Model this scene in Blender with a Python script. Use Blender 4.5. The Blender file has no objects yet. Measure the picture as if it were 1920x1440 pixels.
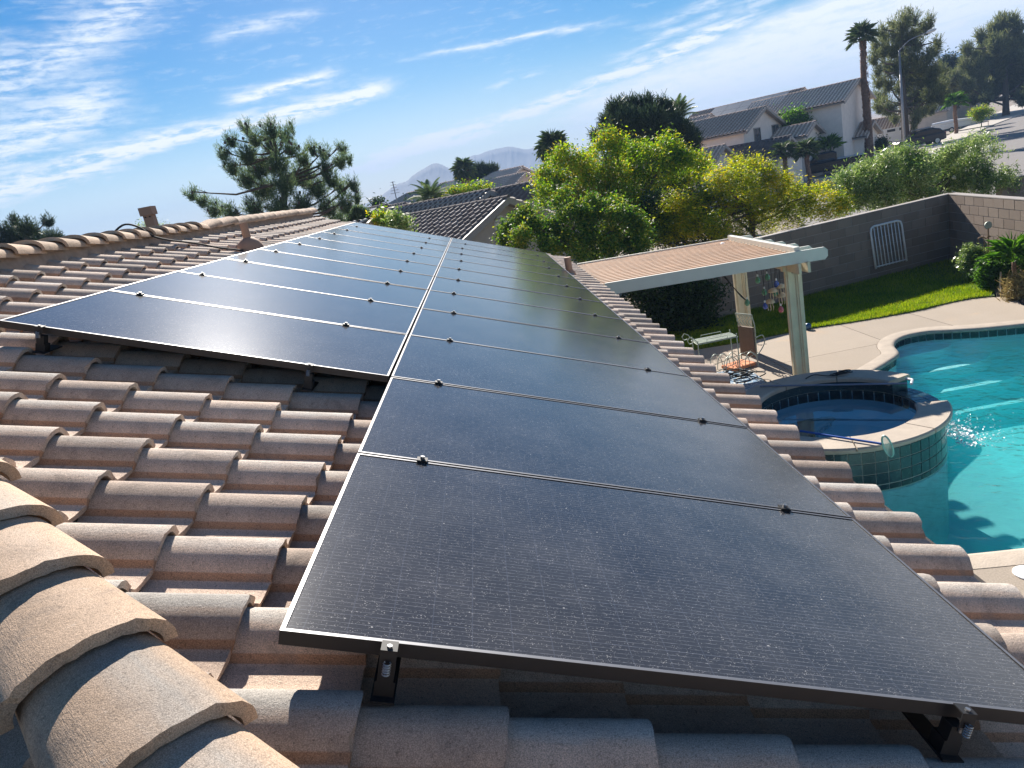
import bpy, bmesh, math, random
import numpy as np
from mathutils import Vector, Matrix
R_ = math.radians
sc = bpy.context.scene
COL = sc.collection

# ---------------------------------------------------------------- camera, world, sun, exposure
CAMP = (0.566, -1.3215, 4.35)
cam_d = bpy.data.cameras.new('camera')
cam = bpy.data.objects.new('camera', cam_d); COL.objects.link(cam)
_rt = Vector((0.981045740, -0.051047919, -0.186931446)); _dn = Vector((-0.193775919, -0.256523955, -0.946914122)); _fw = Vector((0.000385601, 0.965188878, -0.261553591))
M4 = Matrix.Identity(4)
for i_ in range(3):
    M4[i_][0] = _rt[i_]; M4[i_][1] = -_dn[i_]; M4[i_][2] = -_fw[i_]; M4[i_][3] = CAMP[i_]
cam.matrix_world = M4
cam_d.sensor_width = 36.0; cam_d.lens = 36.0*1370/1920
cam_d.clip_start = 0.05; cam_d.clip_end = 6000
sc.camera = cam
SUN_AZ, SUN_EL = -6.0, 32.0
sd = Vector((math.sin(R_(SUN_AZ))*math.cos(R_(SUN_EL)), math.cos(R_(SUN_AZ))*math.cos(R_(SUN_EL)), math.sin(R_(SUN_EL))))
sun_d = bpy.data.lights.new('sun', 'SUN'); sun_d.energy = 4.3; sun_d.angle = R_(0.55); sun_d.color = (1.0, 0.93, 0.84)
sun = bpy.data.objects.new('sun', sun_d); COL.objects.link(sun)
sun.rotation_euler = (-sd).to_track_quat('-Z', 'Y').to_euler()
sc.view_settings.view_transform = 'Standard'; sc.view_settings.look = 'None'
sc.view_settings.exposure = 1.40; sc.view_settings.gamma = 1.0; sc.view_settings.use_curve_mapping = False
sc.render.engine = 'CYCLES'
cy = sc.cycles
cy.max_bounces = 8; cy.diffuse_bounces = 4; cy.glossy_bounces = 3; cy.transmission_bounces = 4
cy.transparent_max_bounces = 12; cy.volume_bounces = 0; cy.caustics_reflective = False; cy.caustics_refractive = False
cy.use_denoising = True

class G:
    """small node-graph writer"""
    def __init__(s, tree): s.t = tree; s.n = tree.nodes; s.l = tree.links
    def node(s, typ, **kw):
        n = s.n.new(typ)
        for k, v in kw.items(): setattr(n, k, v)
        return n
    def put(s, sock, v):
        if isinstance(v, bpy.types.NodeSocket): s.l.new(v, sock)
        elif v is not None:
            if sock.type == 'RGBA' and len(v) == 3: v = (*v, 1)
            sock.default_value = v
    def m(s, op, a, b=None, c=None, clamp=False):
        n = s.node('ShaderNodeMath', operation=op, use_clamp=clamp)
        s.put(n.inputs[0], a); s.put(n.inputs[1], b)
        if c is not None: s.put(n.inputs[2], c)
        return n.outputs[0]
    def mix(s, f, a, b, mode='MIX'):
        n = s.node('ShaderNodeMix', data_type='RGBA', blend_type=mode)
        s.put(n.inputs[0], f); s.put(n.inputs[6], a); s.put(n.inputs[7], b)
        return n.outputs[2]
    def noise(s, vec, scale, detail=3, rough=0.5, dist=0.0):
        n = s.node('ShaderNodeTexNoise'); s.put(n.inputs['Vector'], vec)
        n.inputs['Scale'].default_value = scale; n.inputs['Detail'].default_value = detail
        n.inputs['Roughness'].default_value = rough; n.inputs['Distortion'].default_value = dist
        return n.outputs['Fac']
    def voro(s, vec, scale, feature='F1', rand=1.0):
        n = s.node('ShaderNodeTexVoronoi', feature=feature); s.put(n.inputs['Vector'], vec)
        n.inputs['Scale'].default_value = scale; n.inputs['Randomness'].default_value = rand
        return n
    def ramp(s, f, stops):
        n = s.node('ShaderNodeValToRGB'); s.put(n.inputs[0], f)
        e = n.color_ramp.elements
        while len(e) > 1: e.remove(e[-1])
        for i, (p, c) in enumerate(stops):
            if i == 0: e[0].position = p; e[0].color = (*c, 1)
            else:
                x = e.new(p); x.color = (*c, 1)
        return n.outputs[0]
    def rng(s, v, a, b, c=0.0, d=1.0, smooth=False):
        n = s.node('ShaderNodeMapRange', interpolation_type='SMOOTHSTEP' if smooth else 'LINEAR')
        s.put(n.inputs[0], v); n.inputs[1].default_value = a; n.inputs[2].default_value = b
        n.inputs[3].default_value = c; n.inputs[4].default_value = d
        return n.outputs[0]
    def mapv(s, vec, scale=(1, 1, 1), rot=(0, 0, 0)):
        n = s.node('ShaderNodeMapping'); s.put(n.inputs[0], vec); n.inputs['Scale'].default_value = scale
        n.inputs['Rotation'].default_value = rot
        return n.outputs[0]
    def bump(s, h, strength=0.3, dist=0.01, normal=None):
        n = s.node('ShaderNodeBump'); s.put(n.inputs['Height'], h)
        n.inputs['Strength'].default_value = strength; n.inputs['Distance'].default_value = dist
        if normal is not None: s.put(n.inputs['Normal'], normal)
        return n.outputs[0]

def schlick(g, nrm, f0=0.02, gain=1.0):
    d = g.node('ShaderNodeVectorMath', operation='DOT_PRODUCT'); g.put(d.inputs[0], nrm); g.put(d.inputs[1], g.node('ShaderNodeNewGeometry').outputs['Incoming'])
    k = g.m('POWER', g.m('SUBTRACT', 1.0, g.m('ABSOLUTE', d.outputs['Value']), clamp=True), 5.0)
    return g.m('MULTIPLY', g.m('ADD', g.m('MULTIPLY', k, 1.0-f0), f0), gain, clamp=True)
def mat(name):
    m = bpy.data.materials.new(name); m.use_nodes = True
    g = G(m.node_tree); g.n.clear()
    out = g.node('ShaderNodeOutputMaterial')
    return m, g, out
def prin(g, out, col, rough=0.6, metal=0.0, normal=None, spec=0.5, coat=0.0):
    b = g.node('ShaderNodeBsdfPrincipled')
    g.put(b.inputs['Base Color'], col); g.put(b.inputs['Roughness'], rough); g.put(b.inputs['Metallic'], metal)
    b.inputs['Specular IOR Level'].default_value = spec; b.inputs['Coat Weight'].default_value = coat
    if normal is not None: g.put(b.inputs['Normal'], normal)
    if out: g.l.new(b.outputs[0], out.inputs[0])
    return b
def simple(name, col, rough=0.6, metal=0.0, var=0.12, scale=8.0, bump=0.0, spec=0.5):
    m, g, out = mat(name)
    tc = g.node('ShaderNodeTexCoord').outputs['Object']
    n = g.noise(tc, scale, 4, 0.6)
    v = g.rng(n, 0.3, 0.7, 1-var, 1+var)
    hs = g.node('ShaderNodeHueSaturation'); g.put(hs.inputs['Color'], (*col, 1)); g.put(hs.inputs['Value'], v)
    nm = g.bump(g.noise(tc, scale*12, 2), bump, 0.01) if bump else None
    prin(g, out, hs.outputs[0], rough, metal, nm, spec)
    return m

# ---- world: Nishita sky and high cirrus written in azimuth / elevation
w = bpy.data.worlds.new('World'); sc.world = w; w.use_nodes = True
g = G(w.node_tree); g.n.clear()
wo = g.node('ShaderNodeOutputWorld'); bg = g.node('ShaderNodeBackground')
sky = g.node('ShaderNodeTexSky', sky_type='NISHITA'); sky.sun_disc = False
sky.sun_elevation = R_(SUN_EL); sky.sun_rotation = R_(SUN_AZ)
sky.air_density = 1.0; sky.dust_density = 0.35; sky.ozone_density = 2.2; sky.altitude = 600
tc = g.node('ShaderNodeTexCoord').outputs['Generated']
sp = g.node('ShaderNodeSeparateXYZ'); g.put(sp.inputs[0], tc)
X, Y, Z = sp.outputs
az = g.m('MULTIPLY', g.m('ARCTAN2', X, Y), 57.2958)
el = g.m('MULTIPLY', g.m('ARCSINE', Z), 57.2958)
cb = g.node('ShaderNodeCombineXYZ'); g.put(cb.inputs[0], az); g.put(cb.inputs[1], el)
P2 = cb.outputs[0]
warp = g.noise(g.mapv(P2, (0.10, 0.35, 1)), 1.0, 3, 0.55)
elw = g.m('ADD', el, g.m('MULTIPLY', g.m('SUBTRACT', warp, 0.5), 1.6))
total = None
# azimuth, elevation, tilt deg, half length, half width, strength, streakiness
for (a0, e0, tilt, hl, hw, k_) in [
    (-18.5, 7.2, 4.6, 15.0, 0.62, 1.0), (-28.5, 5.9, 8.0, 8.0, 1.0, 0.8), (-8.5, 7.9, 4.0, 5.5, 0.5, 0.95),
    (-12.0, 9.35, 4.5, 5.2, 0.40, 0.85), (4.8, 9.6, -1.5, 9.5, 0.20, 0.6), (-3.0, 3.7, 6.0, 9.0, 0.85, 1.1), (-10.0, 3.3, 6.0, 4.0, 0.5, 0.7),
    (5.5, 4.7, 9.0, 8.5, 0.55, 1.0), (14.5, 6.3, 10.0, 10.0, 0.60, 1.0), (4.3, 6.9, 6.0, 3.2, 0.25, 0.45),
    (-27.0, 8.9, 18.0, 7.0, 1.8, 0.62), (-23.5, 13.6, 25.0, 8.0, 1.3, 0.55), (-29.5, 11.6, 14.0, 6.0, 1.7, 0.55), (-12.0, 13.2, 6.0, 5.0, 0.45, 0.42),
    (14.5, 7.4, 9.0, 4.5, 0.28, 0.50), (18.5, 9.0, 4.0, 6.0, 0.35, 0.40), (17.0, 7.9, 9.0, 4.0, 0.3, 0.45), (26.0, 9.0, 8.0, 9.0, 0.5, 0.45),
    (-20.0, 4.6, 3.0, 6.0, 0.45, 0.30), (-60, 9, 5, 20, 2, .4), (70, 12, -6, 25, 2.5, .5), (50, 7, 4, 14, 1.6, .6), (-90, 16, 8, 22, 3, .4), (10, 24, 4, 26, 1.5, .35), (-40, 30, 5, 24, 2.0, .3)]:
    ca, sa = math.cos(R_(tilt)), math.sin(R_(tilt))
    da = g.m('SUBTRACT', az, a0); de = g.m('SUBTRACT', elw, e0)
    p = g.m('ADD', g.m('MULTIPLY', da, ca/hl), g.m('MULTIPLY', de, sa/hl))
    q = g.m('ADD', g.m('MULTIPLY', da, -sa/hw), g.m('MULTIPLY', de, ca/hw))
    along = g.rng(g.m('ABSOLUTE', p), 0.35, 1.0, 1.0, 0.0, True)
    across = g.m('EXPONENT', g.m('MULTIPLY', g.m('MULTIPLY', q, q), -1.0))
    t_ = g.m('MULTIPLY', g.m('MULTIPLY', along, across), k_)
    total = t_ if total is None else g.m('MAXIMUM', total, t_)
# broad veil on the right below a rising line, repeated all round the horizon as thin haze cloud
line = g.m('SUBTRACT', g.m('ADD', g.m('MULTIPLY', az, 0.165), 3.45), elw)
veil = g.m('MULTIPLY', g.rng(line, -0.8, 1.2, 0.0, 1.0, True), g.rng(az, 1.0, 14.0, 0.15, 1.0, True))
veil = g.m('MULTIPLY', veil, g.rng(az, 60, 110, 1.0, 0.2, True))
f1 = g.noise(g.mapv(P2, (0.22, 1.9, 1), (0, 0, R_(-6))), 1.0, 8, 0.62, 0.6)
f2 = g.noise(g.mapv(P2, (0.9, 2.6, 1), (0, 0, R_(-14))), 1.0, 7, 0.65, 0.4)
fib = g.m('ADD', g.m('MULTIPLY', f1, 0.6), g.m('MULTIPLY', f2, 0.4))
total = g.m('MULTIPLY', total, g.rng(fib, 0.37, 0.57, 0.15, 1.3, True))
veil = g.m('MULTIPLY', veil, g.rng(fib, 0.36, 0.60, 0.74, 1.15, True))
cover = g.m('MAXIMUM', total, veil)
wisps = g.m('MULTIPLY', g.rng(fib, 0.50, 0.72, 0.0, 0.32, True), g.rng(el, 2.0, 60.0, 1.0, 0.4))
cover = g.m('ADD', cover, wisps, clamp=True)
cover = g.m('MAXIMUM', cover, g.m('MULTIPLY', g.rng(el, 0.0, 9.0, 0.60, 0.0, True), 1.0))
cover = g.m('MULTIPLY', cover, g.rng(el, -0.5, 1.0, 0.0, 1.0))
skc = g.node('ShaderNodeHueSaturation'); g.put(skc.inputs['Color'], sky.outputs[0]); skc.inputs['Saturation'].default_value = 1.75; skc.inputs['Value'].default_value = 0.64
skyc = g.mix(cover, skc.outputs[0], (8.0, 8.2, 8.25))
g.put(bg.inputs['Color'], skyc); bg.inputs['Strength'].default_value = 0.055
g.l.new(bg.outputs[0], wo.inputs[0])

# ---------------------------------------------------------------- mesh helpers
def link(name, me, m=None, parent=None, mw=None):
    o = bpy.data.objects.new(name, me); COL.objects.link(o)
    if m is not None and me is not None and not me.materials: me.materials.append(m)
    if parent is not None: o.parent = parent
    if mw is not None: o.matrix_local = mw
    return o
def tag(o, label=None, cat=None, group=None, kind=None):
    if label: o['label'] = label
    if cat: o['category'] = cat
    if group: o['group'] = group
    if kind: o['kind'] = kind
    return o
def empty(name, loc=(0, 0, 0), label=None, cat=None, group=None, kind=None, rz=0.0):
    o = bpy.data.objects.new(name, None); COL.objects.link(o); o.location = loc; o.rotation_euler = (0, 0, rz)
    o.empty_display_size = 0.1
    return tag(o, label, cat, group, kind)
class MB:
    def __init__(s): s.v = []; s.f = []; s.mi = []; s.cur = 0
    def add(s, vs, fs):
        b = len(s.v); s.v += [tuple(v) for v in vs]; s.f += [tuple(b+i for i in f) for f in fs]; s.mi += [s.cur]*len(fs)
    def box(s, c, d, M=None, bev=0.0):
        x, y, z = d[0]/2, d[1]/2, d[2]/2
        vs = [Vector((sx*x, sy*y, sz*z)) for sz in (-1, 1) for sy in (-1, 1) for sx in (-1, 1)]
        if M is not None: vs = [M @ v for v in vs]
        vs = [v+Vector(c) for v in vs]
        s.add(vs, [(0, 2, 3, 1), (4, 5, 7, 6), (0, 1, 5, 4), (2, 6, 7, 3), (0, 4, 6, 2), (1, 3, 7, 5)])
    def tube(s, pts, r, n=8, cap=True):
        pts = [Vector(p) for p in pts]
        rs = r if isinstance(r, (list, tuple)) else [r]*len(pts)
        vs = []; fs = []
        prev = None
        for i, p in enumerate(pts):
            d = (pts[min(i+1, len(pts)-1)]-pts[max(i-1, 0)]).normalized()
            if prev is None:
                a = Vector((0, 0, 1)) if abs(d.z) < 0.9 else Vector((1, 0, 0))
                u = d.cross(a).normalized()
            else:
                u = (prev-d*prev.dot(d)).normalized()
            prev = u; wv = d.cross(u)
            for k in range(n):
                t = 2*math.pi*k/n
                vs.append(p+(u*math.cos(t)+wv*math.sin(t))*rs[i])
        for i in range(len(pts)-1):
            for k in range(n):
                a = i*n+k; b = i*n+(k+1) % n
                fs.append((a, b, b+n, a+n))
        if cap:
            fs.append(tuple(range(n))[::-1]); fs.append(tuple((len(pts)-1)*n+k for k in range(n)))
        s.add(vs, fs)
    def prism(s, poly, z0, z1, M=None):
        n = len(poly)
        vs = [Vector((p[0], p[1], z0)) for p in poly]+[Vector((p[0], p[1], z1)) for p in poly]
        if M is not None: vs = [M @ v for v in vs]
        s.add(vs, [tuple(range(n))[::-1], tuple(range(n, 2*n))]+[(i, (i+1) % n, n+(i+1) % n, n+i) for i in range(n)])
    def lathe(s, prof, n=16, c=(0, 0, 0)):
        vs = []; fs = []
        for (r, z) in prof:
            for k in range(n):
                t = 2*math.pi*k/n; vs.append((c[0]+r*math.cos(t), c[1]+r*math.sin(t), c[2]+z))
        for i in range(len(prof)-1):
            for k in range(n):
                a = i*n+k; b = i*n+(k+1) % n; fs.append((a, b, b+n, a+n))
        s.add(vs, fs)
    def mesh(s, name, smooth=False, tri=False):
        me = bpy.data.meshes.new(name); me.from_pydata([tuple(v) for v in s.v], [], s.f)
        if any(s.mi): me.polygons.foreach_set('material_index', s.mi)
        if smooth: me.polygons.foreach_set('use_smooth', [True]*len(me.polygons))
        me.update(); return me
    def build(s, name, m=None, parent=None, smooth=False, mw=None):
        return link(name, s.mesh(name, smooth), m, parent, mw)
def bevel(o, wd=0.01, seg=2, ang=40):
    b = o.modifiers.new('bevel', 'BEVEL'); b.width = wd; b.segments = seg; b.limit_method = 'ANGLE'; b.angle_limit = R_(ang)
    return o
def autosmooth(me, ang=40):
    try: me.set_sharp_from_angle(angle=R_(ang))
    except Exception: pass
    return me
def catmull(pts, n=6, closed=False):
    out = []; N = len(pts)
    rngs = range(N) if closed else range(N-1)
    for i in rngs:
        p0 = pts[(i-1) % N] if closed or i > 0 else pts[0]
        p1 = pts[i]; p2 = pts[(i+1) % N]
        p3 = pts[(i+2) % N] if closed or i+2 < N else pts[-1]
        for k in range(n):
            t = k/n
            out.append(tuple(0.5*((2*b)+(-a+c)*t+(2*a-5*b+4*c-d)*t*t+(-a+3*b-3*c+d)*t**3) for a, b, c, d in zip(p0, p1, p2, p3)))
    if not closed: out.append(tuple(pts[-1]))
    return out
def clip_poly(subj, conv):
    """Sutherland-Hodgman: clip polygon by a convex counter-clockwise polygon"""
    out = list(subj)
    for i in range(len(conv)):
        a = conv[i]; b = conv[(i+1) % len(conv)]
        inp = out; out = []
        side = lambda p: (b[0]-a[0])*(p[1]-a[1])-(b[1]-a[1])*(p[0]-a[0])
        for j in range(len(inp)):
            p = inp[j]; q = inp[(j+1) % len(inp)]; sp_, sq = side(p), side(q)
            if sp_ >= 0: out.append(p)
            if (sp_ >= 0) != (sq >= 0):
                t = sp_/(sp_-sq); out.append((p[0]+(q[0]-p[0])*t, p[1]+(q[1]-p[1])*t))
        if not out: return []
    return out
def np_mesh(name, V, F, nside=4, mi=None):
    me = bpy.data.meshes.new(name)
    me.vertices.add(len(V)); me.vertices.foreach_set('co', np.asarray(V, dtype=np.float32).ravel())
    F = np.asarray(F, dtype=np.int32)
    me.loops.add(F.size); me.loops.foreach_set('vertex_index', F.ravel())
    me.polygons.add(len(F)); me.polygons.foreach_set('loop_start', np.arange(len(F), dtype=np.int32)*nside)
    me.polygons.foreach_set('loop_total', np.full(len(F), nside, dtype=np.int32))
    if mi is not None: me.polygons.foreach_set('material_index', np.asarray(mi, dtype=np.int32))
    me.update(calc_edges=True); return me

# ---------------------------------------------------------------- materials
def tile_material(name, base, grey, rust, darker=1.0, mapped=True):
    m, g, out = mat(name)
    ob = g.node('ShaderNodeTexCoord').outputs['Object']
    uv = g.node('ShaderNodeUVMap').outputs[0]
    su = g.node('ShaderNodeSeparateXYZ'); g.put(su.inputs[0], uv)
    rnd = g.m('FRACT', g.m('ADD', g.node('ShaderNodeObjectInfo').outputs['Random'], g.node('ShaderNodeNewGeometry').outputs['Random Per Island']))
    n1 = g.noise(ob, 9.0, 4, 0.6)
    wob = g.m('MULTIPLY', g.m('SUBTRACT', g.noise(g.mapv(ob, (0.6, 4, 4)), 9.0, 2), 0.5), 0.16)
    u = g.m('ADD', su.outputs[0], wob)
    # slurry coat of the house roof: grey on the crown, bare terracotta on the step beside the pan, grey-brown pan; neighbour roofs: painted sun and shade
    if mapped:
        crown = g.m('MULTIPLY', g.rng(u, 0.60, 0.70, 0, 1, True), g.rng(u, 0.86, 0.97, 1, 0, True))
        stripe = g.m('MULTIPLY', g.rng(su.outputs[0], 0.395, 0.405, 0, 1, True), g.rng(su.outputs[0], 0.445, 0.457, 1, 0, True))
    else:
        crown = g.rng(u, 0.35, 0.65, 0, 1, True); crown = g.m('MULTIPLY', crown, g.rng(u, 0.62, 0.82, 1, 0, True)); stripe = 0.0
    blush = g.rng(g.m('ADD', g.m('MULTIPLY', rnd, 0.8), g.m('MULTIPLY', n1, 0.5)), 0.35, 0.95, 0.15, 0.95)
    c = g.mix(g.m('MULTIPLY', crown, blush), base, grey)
    c = g.mix(g.m('MULTIPLY', stripe, 0.85) if mapped else 0.0, c, rust)
    n2 = g.noise(ob, 420.0, 3, 0.7)
    sp_ = g.rng(n2, 0.42, 0.62, 0.66, 1.2)
    spots = g.rng(g.noise(ob, 150.0, 2, 0.5), 0.60, 0.68, 1.0, 0.70)
    off = g.node('ShaderNodeCombineXYZ'); g.put(off.inputs[0], g.m('MULTIPLY', rnd, 37.0)); g.put(off.inputs[1], g.m('MULTIPLY', rnd, 11.0))
    vv = g.node('ShaderNodeVectorMath', operation='ADD'); g.put(vv.inputs[0], ob); g.put(vv.inputs[1], off.outputs[0])
    grime = g.rng(g.noise(vv.outputs[0], 7.0, 5, 0.7, 0.5), 0.52, 0.70, 0.0, 0.45, True)
    c = g.mix(grime, c, (0.24, 0.20, 0.17))
    pale = g.rng(g.noise(vv.outputs[0], 16.0, 5, 0.75, 0.8), 0.60, 0.72, 0.0, 0.4, True)
    c = g.mix(pale, c, (0.66, 0.60, 0.52))
    hs = g.node('ShaderNodeHueSaturation'); g.put(hs.inputs['Color'], c)
    rv = g.rng(g.m('FRACT', g.m('MULTIPLY', rnd, 7.31)), 0, 1, 0.74, 1.16)
    g.put(hs.inputs['Value'], g.m('MULTIPLY', g.m('MULTIPLY', g.m('MULTIPLY', sp_, spots), rv), g.m('MULTIPLY', g.rng(n1, 0.3, 0.7, 0.88, 1.1), darker)))
    if not mapped:      # dragged brush marks on the left flank of the caps
        band = g.m('MULTIPLY', g.rng(su.outputs[0], 0.14, 0.20, 0, 1, True), g.rng(su.outputs[0], 0.33, 0.42, 1, 0, True))
        strk = g.noise(g.mapv(ob, (1.5, 330, 330)), 1.0, 2, 0.6)
        n2 = g.m('ADD', n2, g.m('MULTIPLY', g.m('MULTIPLY', g.m('SUBTRACT', strk, 0.5), 1.0), band))
    bh = g.m('ADD', g.m('MULTIPLY', n2, 1.0), g.m('MULTIPLY', g.noise(ob, 130, 3), 0.8))
    prin(g, out, hs.outputs[0], 0.88, 0, g.bump(bh, 0.65 if mapped else 0.42, 0.004), 0.25)
    return m
M_TILE = tile_material('roof_tile_concrete', (0.64, 0.49, 0.385), (0.57, 0.53, 0.475), (0.50, 0.275, 0.155))
M_CAP = tile_material('cap_tile_concrete', (0.60, 0.43, 0.30), (0.44, 0.40, 0.355), (0.5, 0.25, 0.12), 1.0, False)
M_NTILE = tile_material('neighbour_tile', (0.20, 0.16, 0.145), (0.80, 0.75, 0.70), (0.20, 0.15, 0.12), 1.15)  # pale crowns, dark pans: sun and shade contrast painted into the tile colour
M_NTILE2 = tile_material('far_roof_tile', (0.52, 0.38, 0.30), (0.90, 0.76, 0.66), (0.44, 0.32, 0.25), 1.25)  # lighter crowns paint the sunlit rolls of far roofs into the colour
M_DTILE = simple('dark_roof_tile', (0.14, 0.115, 0.11), 0.85, 0, 0.2, 1.5)
M_UNDER = simple('roof_underlay', (0.05, 0.04, 0.035), 0.9)
M_MORTAR = simple('hip_mortar', (0.34, 0.27, 0.22), 0.95, 0, 0.2, 14, 0.6)

def mat_panel():
    m, g, out = mat('panel_glass')
    ob = g.node('ShaderNodeTexCoord').outputs['Object']
    s_ = g.node('ShaderNodeSeparateXYZ'); g.put(s_.inputs[0], ob)
    x, y = s_.outputs[0], s_.outputs[1]
    # fine cell wires run along the long side; cell gaps cross them
    wy = g.m('ABSOLUTE', g.m('SUBTRACT', g.m('FRACT', g.m('MULTIPLY', y, 1/0.0155)), 0.5))
    wire = g.rng(wy, 0.0, 0.085, 1.0, 0.0)
    brk = g.rng(g.noise(ob, 42, 3, 0.7), 0.38, 0.60, 0.15, 1.0)
    wire = g.m('MULTIPLY', wire, brk)
    gx = g.rng(g.m('ABSOLUTE', g.m('SUBTRACT', g.m('FRACT', g.m('MULTIPLY', x, 1/0.088)), 0.5)), 0.0, 0.02, 1.0, 0.0)
    gy = g.rng(g.m('ABSOLUTE', g.m('SUBTRACT', g.m('FRACT', g.m('MULTIPLY', y, 1/0.172)), 0.5)), 0.0, 0.012, 1.0, 0.0)
    dirt = g.noise(ob, 3.2, 5, 0.6)
    v1 = g.voro(ob, 210).outputs['Distance']; v2 = g.voro(ob, 75).outputs['Distance']; v3 = g.voro(ob, 16).outputs['Distance']
    speck = g.m('MULTIPLY', g.rng(v1, 0.14, 0.28, 1.0, 0.0), g.rng(g.noise(ob, 60, 2), 0.42, 0.62, 0.0, 1.0))
    speck2 = g.m('MULTIPLY', g.rng(v2, 0.05, 0.13, 1.0, 0.0), g.rng(g.noise(ob, 24, 2), 0.45, 0.6, 0.0, 1.0))
    speck3 = g.rng(v3, 0.02, 0.05, 1.0, 0.0)
    scr = g.rng(g.voro(g.mapv(ob, (2.2, 9, 1), (0, 0, 0.5)), 1.7, 'DISTANCE_TO_EDGE').outputs['Distance'], 0.0, 0.006, 1.0, 0.0)
    dust = g.m('ADD', g.m('MULTIPLY', speck, 0.70), g.m('MULTIPLY', speck2, 1.0), clamp=True)
    dust = g.m('ADD', dust, g.m('MULTIPLY', speck3, 0.9), clamp=True)
    dust = g.m('ADD', dust, g.m('MULTIPLY', scr, g.rng(dirt, 0.5, 0.62, 0.0, 0.18)), clamp=True)
    film = g.rng(dirt, 0.30, 0.75, 0.015, 0.085)
    base = g.mix(g.m('MULTIPLY', wire, 0.55), (0.021, 0.021, 0.024), (0.27, 0.27, 0.29))
    base = g.mix(g.m('MULTIPLY', g.m('MAXIMUM', gx, gy), 0.6), base, (0.07, 0.075, 0.095))
    cov = g.m('ADD', g.m('MULTIPLY', dust, 0.85), film, clamp=True)
    col = g.mix(cov, base, (0.52, 0.49, 0.46))
    ripple = g.m('ADD', g.noise(ob, 330, 3, 0.6), g.m('MULTIPLY', dust, 0.6))
    b = prin(g, out, col, 0.135, 0, g.bump(ripple, 0.10, 0.0012), 0.6)
    b.inputs['IOR'].default_value = 1.42
    return m
M_PANEL = mat_panel()
M_FRAME = simple('panel_frame_top_glint', (0.20, 0.20, 0.21), 0.45, 0.55, 0.08, 20)  # top faces of the black frame: glint painted in as a lighter metal
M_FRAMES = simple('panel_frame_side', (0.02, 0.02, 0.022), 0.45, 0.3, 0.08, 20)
M_BLACK = simple('black_metal', (0.013, 0.013, 0.014), 0.6, 0.1)
M_STEEL = simple('steel_bolt', (0.32, 0.32, 0.32), 0.4, 0.9)
M_STUCCO = simple('stucco', (0.52, 0.44, 0.37), 0.9, 0, 0.08, 3, 0.3)
M_PALEST = simple('pale_stucco', (0.84, 0.74, 0.66), 0.9, 0, 0.06, 2, 0.3)
M_GREYST = simple('grey_stucco', (0.50, 0.44, 0.40), 0.9, 0, 0.06, 2, 0.3)
M_ORST = simple('orange_stucco', (0.50, 0.27, 0.16), 0.9, 0, 0.08, 2, 0.3)
M_TRIM = simple('painted_trim', (0.36, 0.32, 0.29), 0.6, 0, 0.05, 4)
M_BTRIM = simple('brown_trim', (0.16, 0.12, 0.10), 0.6, 0, 0.05, 4)
M_WHITE = simple('white_paint', (0.72, 0.72, 0.72), 0.45, 0, 0.05, 4)
M_CREAM = simple('cream_paint', (0.66, 0.60, 0.47), 0.5, 0, 0.06, 6)
M_GLASS = simple('window_glass', (0.06, 0.07, 0.08), 0.12, 0, 0.2, 3)
M_PVC = simple('vent_paint', (0.40, 0.235, 0.155), 0.75, 0, 0.08, 9)
M_PATIO = simple('patio_white', (0.64, 0.62, 0.54), 0.5, 0, 0.04, 5)
M_PATIOP = simple('patio_post_cream', (0.66, 0.57, 0.40), 0.55, 0, 0.10, 5)
M_PANEL_TAN = simple('patio_roof_tan', (0.66, 0.49, 0.35), 0.6, 0, 0.08, 2)
M_BARK = simple('bark', (0.10, 0.075, 0.055), 0.95, 0, 0.3, 12, 0.8)
M_PBARK = simple('palm_bark', (0.22, 0.13, 0.085), 0.95, 0, 0.4, 9, 1.0)
M_POLE = simple('galvanised_pole', (0.28, 0.29, 0.31), 0.5, 0.4)
M_RUBBER = simple('rubber', (0.02, 0.02, 0.02), 0.8)

def leafmat(name, cols, trans=0.45, gloss=0.2, rough=0.5):
    m, g, out = mat(name)
    rnd = g.node('ShaderNodeNewGeometry').outputs['Random Per Island']
    ob = g.node('ShaderNodeTexCoord').outputs['Object']
    big = g.rng(g.noise(ob, 0.9, 2), 0.3, 0.7, -0.22, 0.22)
    f = g.m('ADD', rnd, big, clamp=True)
    stops = [(i/(len(cols)-1), c) for i, c in enumerate(cols)]
    c = g.ramp(f, stops)
    b = prin(g, None, c, rough, 0, None, gloss)
    tr = g.node('ShaderNodeBsdfTranslucent')
    hs = g.node('ShaderNodeHueSaturation'); g.put(hs.inputs['Color'], c); hs.inputs['Value'].default_value = 1.25; hs.inputs['Saturation'].default_value = 1.1
    g.put(tr.inputs[0], hs.outputs[0])
    mx = g.node('ShaderNodeMixShader'); mx.inputs[0].default_value = trans
    g.l.new(b.outputs[0], mx.inputs[1]); g.l.new(tr.outputs[0], mx.inputs[2]); g.l.new(mx.outputs[0], out.inputs[0])
    return m
L_PINE = leafmat('pine_needles', [(0.055, 0.095, 0.05), (0.105, 0.16, 0.08), (0.20, 0.25, 0.11)], 0.45)
L_DPINE = leafmat('dark_needles', [(0.022, 0.040, 0.024), (0.042, 0.070, 0.036), (0.08, 0.11, 0.05)], 0.25)
L_OLIVE = leafmat('street_pine_needles', [(0.07, 0.09, 0.04), (0.125, 0.15, 0.06), (0.22, 0.23, 0.10)], 0.45)
L_YG = leafmat('yellow_green_leaf', [(0.07, 0.14, 0.02), (0.17, 0.30, 0.03), (0.34, 0.46, 0.045), (0.55, 0.42, 0.06)], 0.55)
L_CIT = leafmat('citrus_leaf', [(0.035, 0.09, 0.02), (0.08, 0.19, 0.028), (0.20, 0.30, 0.04), (0.34, 0.33, 0.05)], 0.5)
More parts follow.
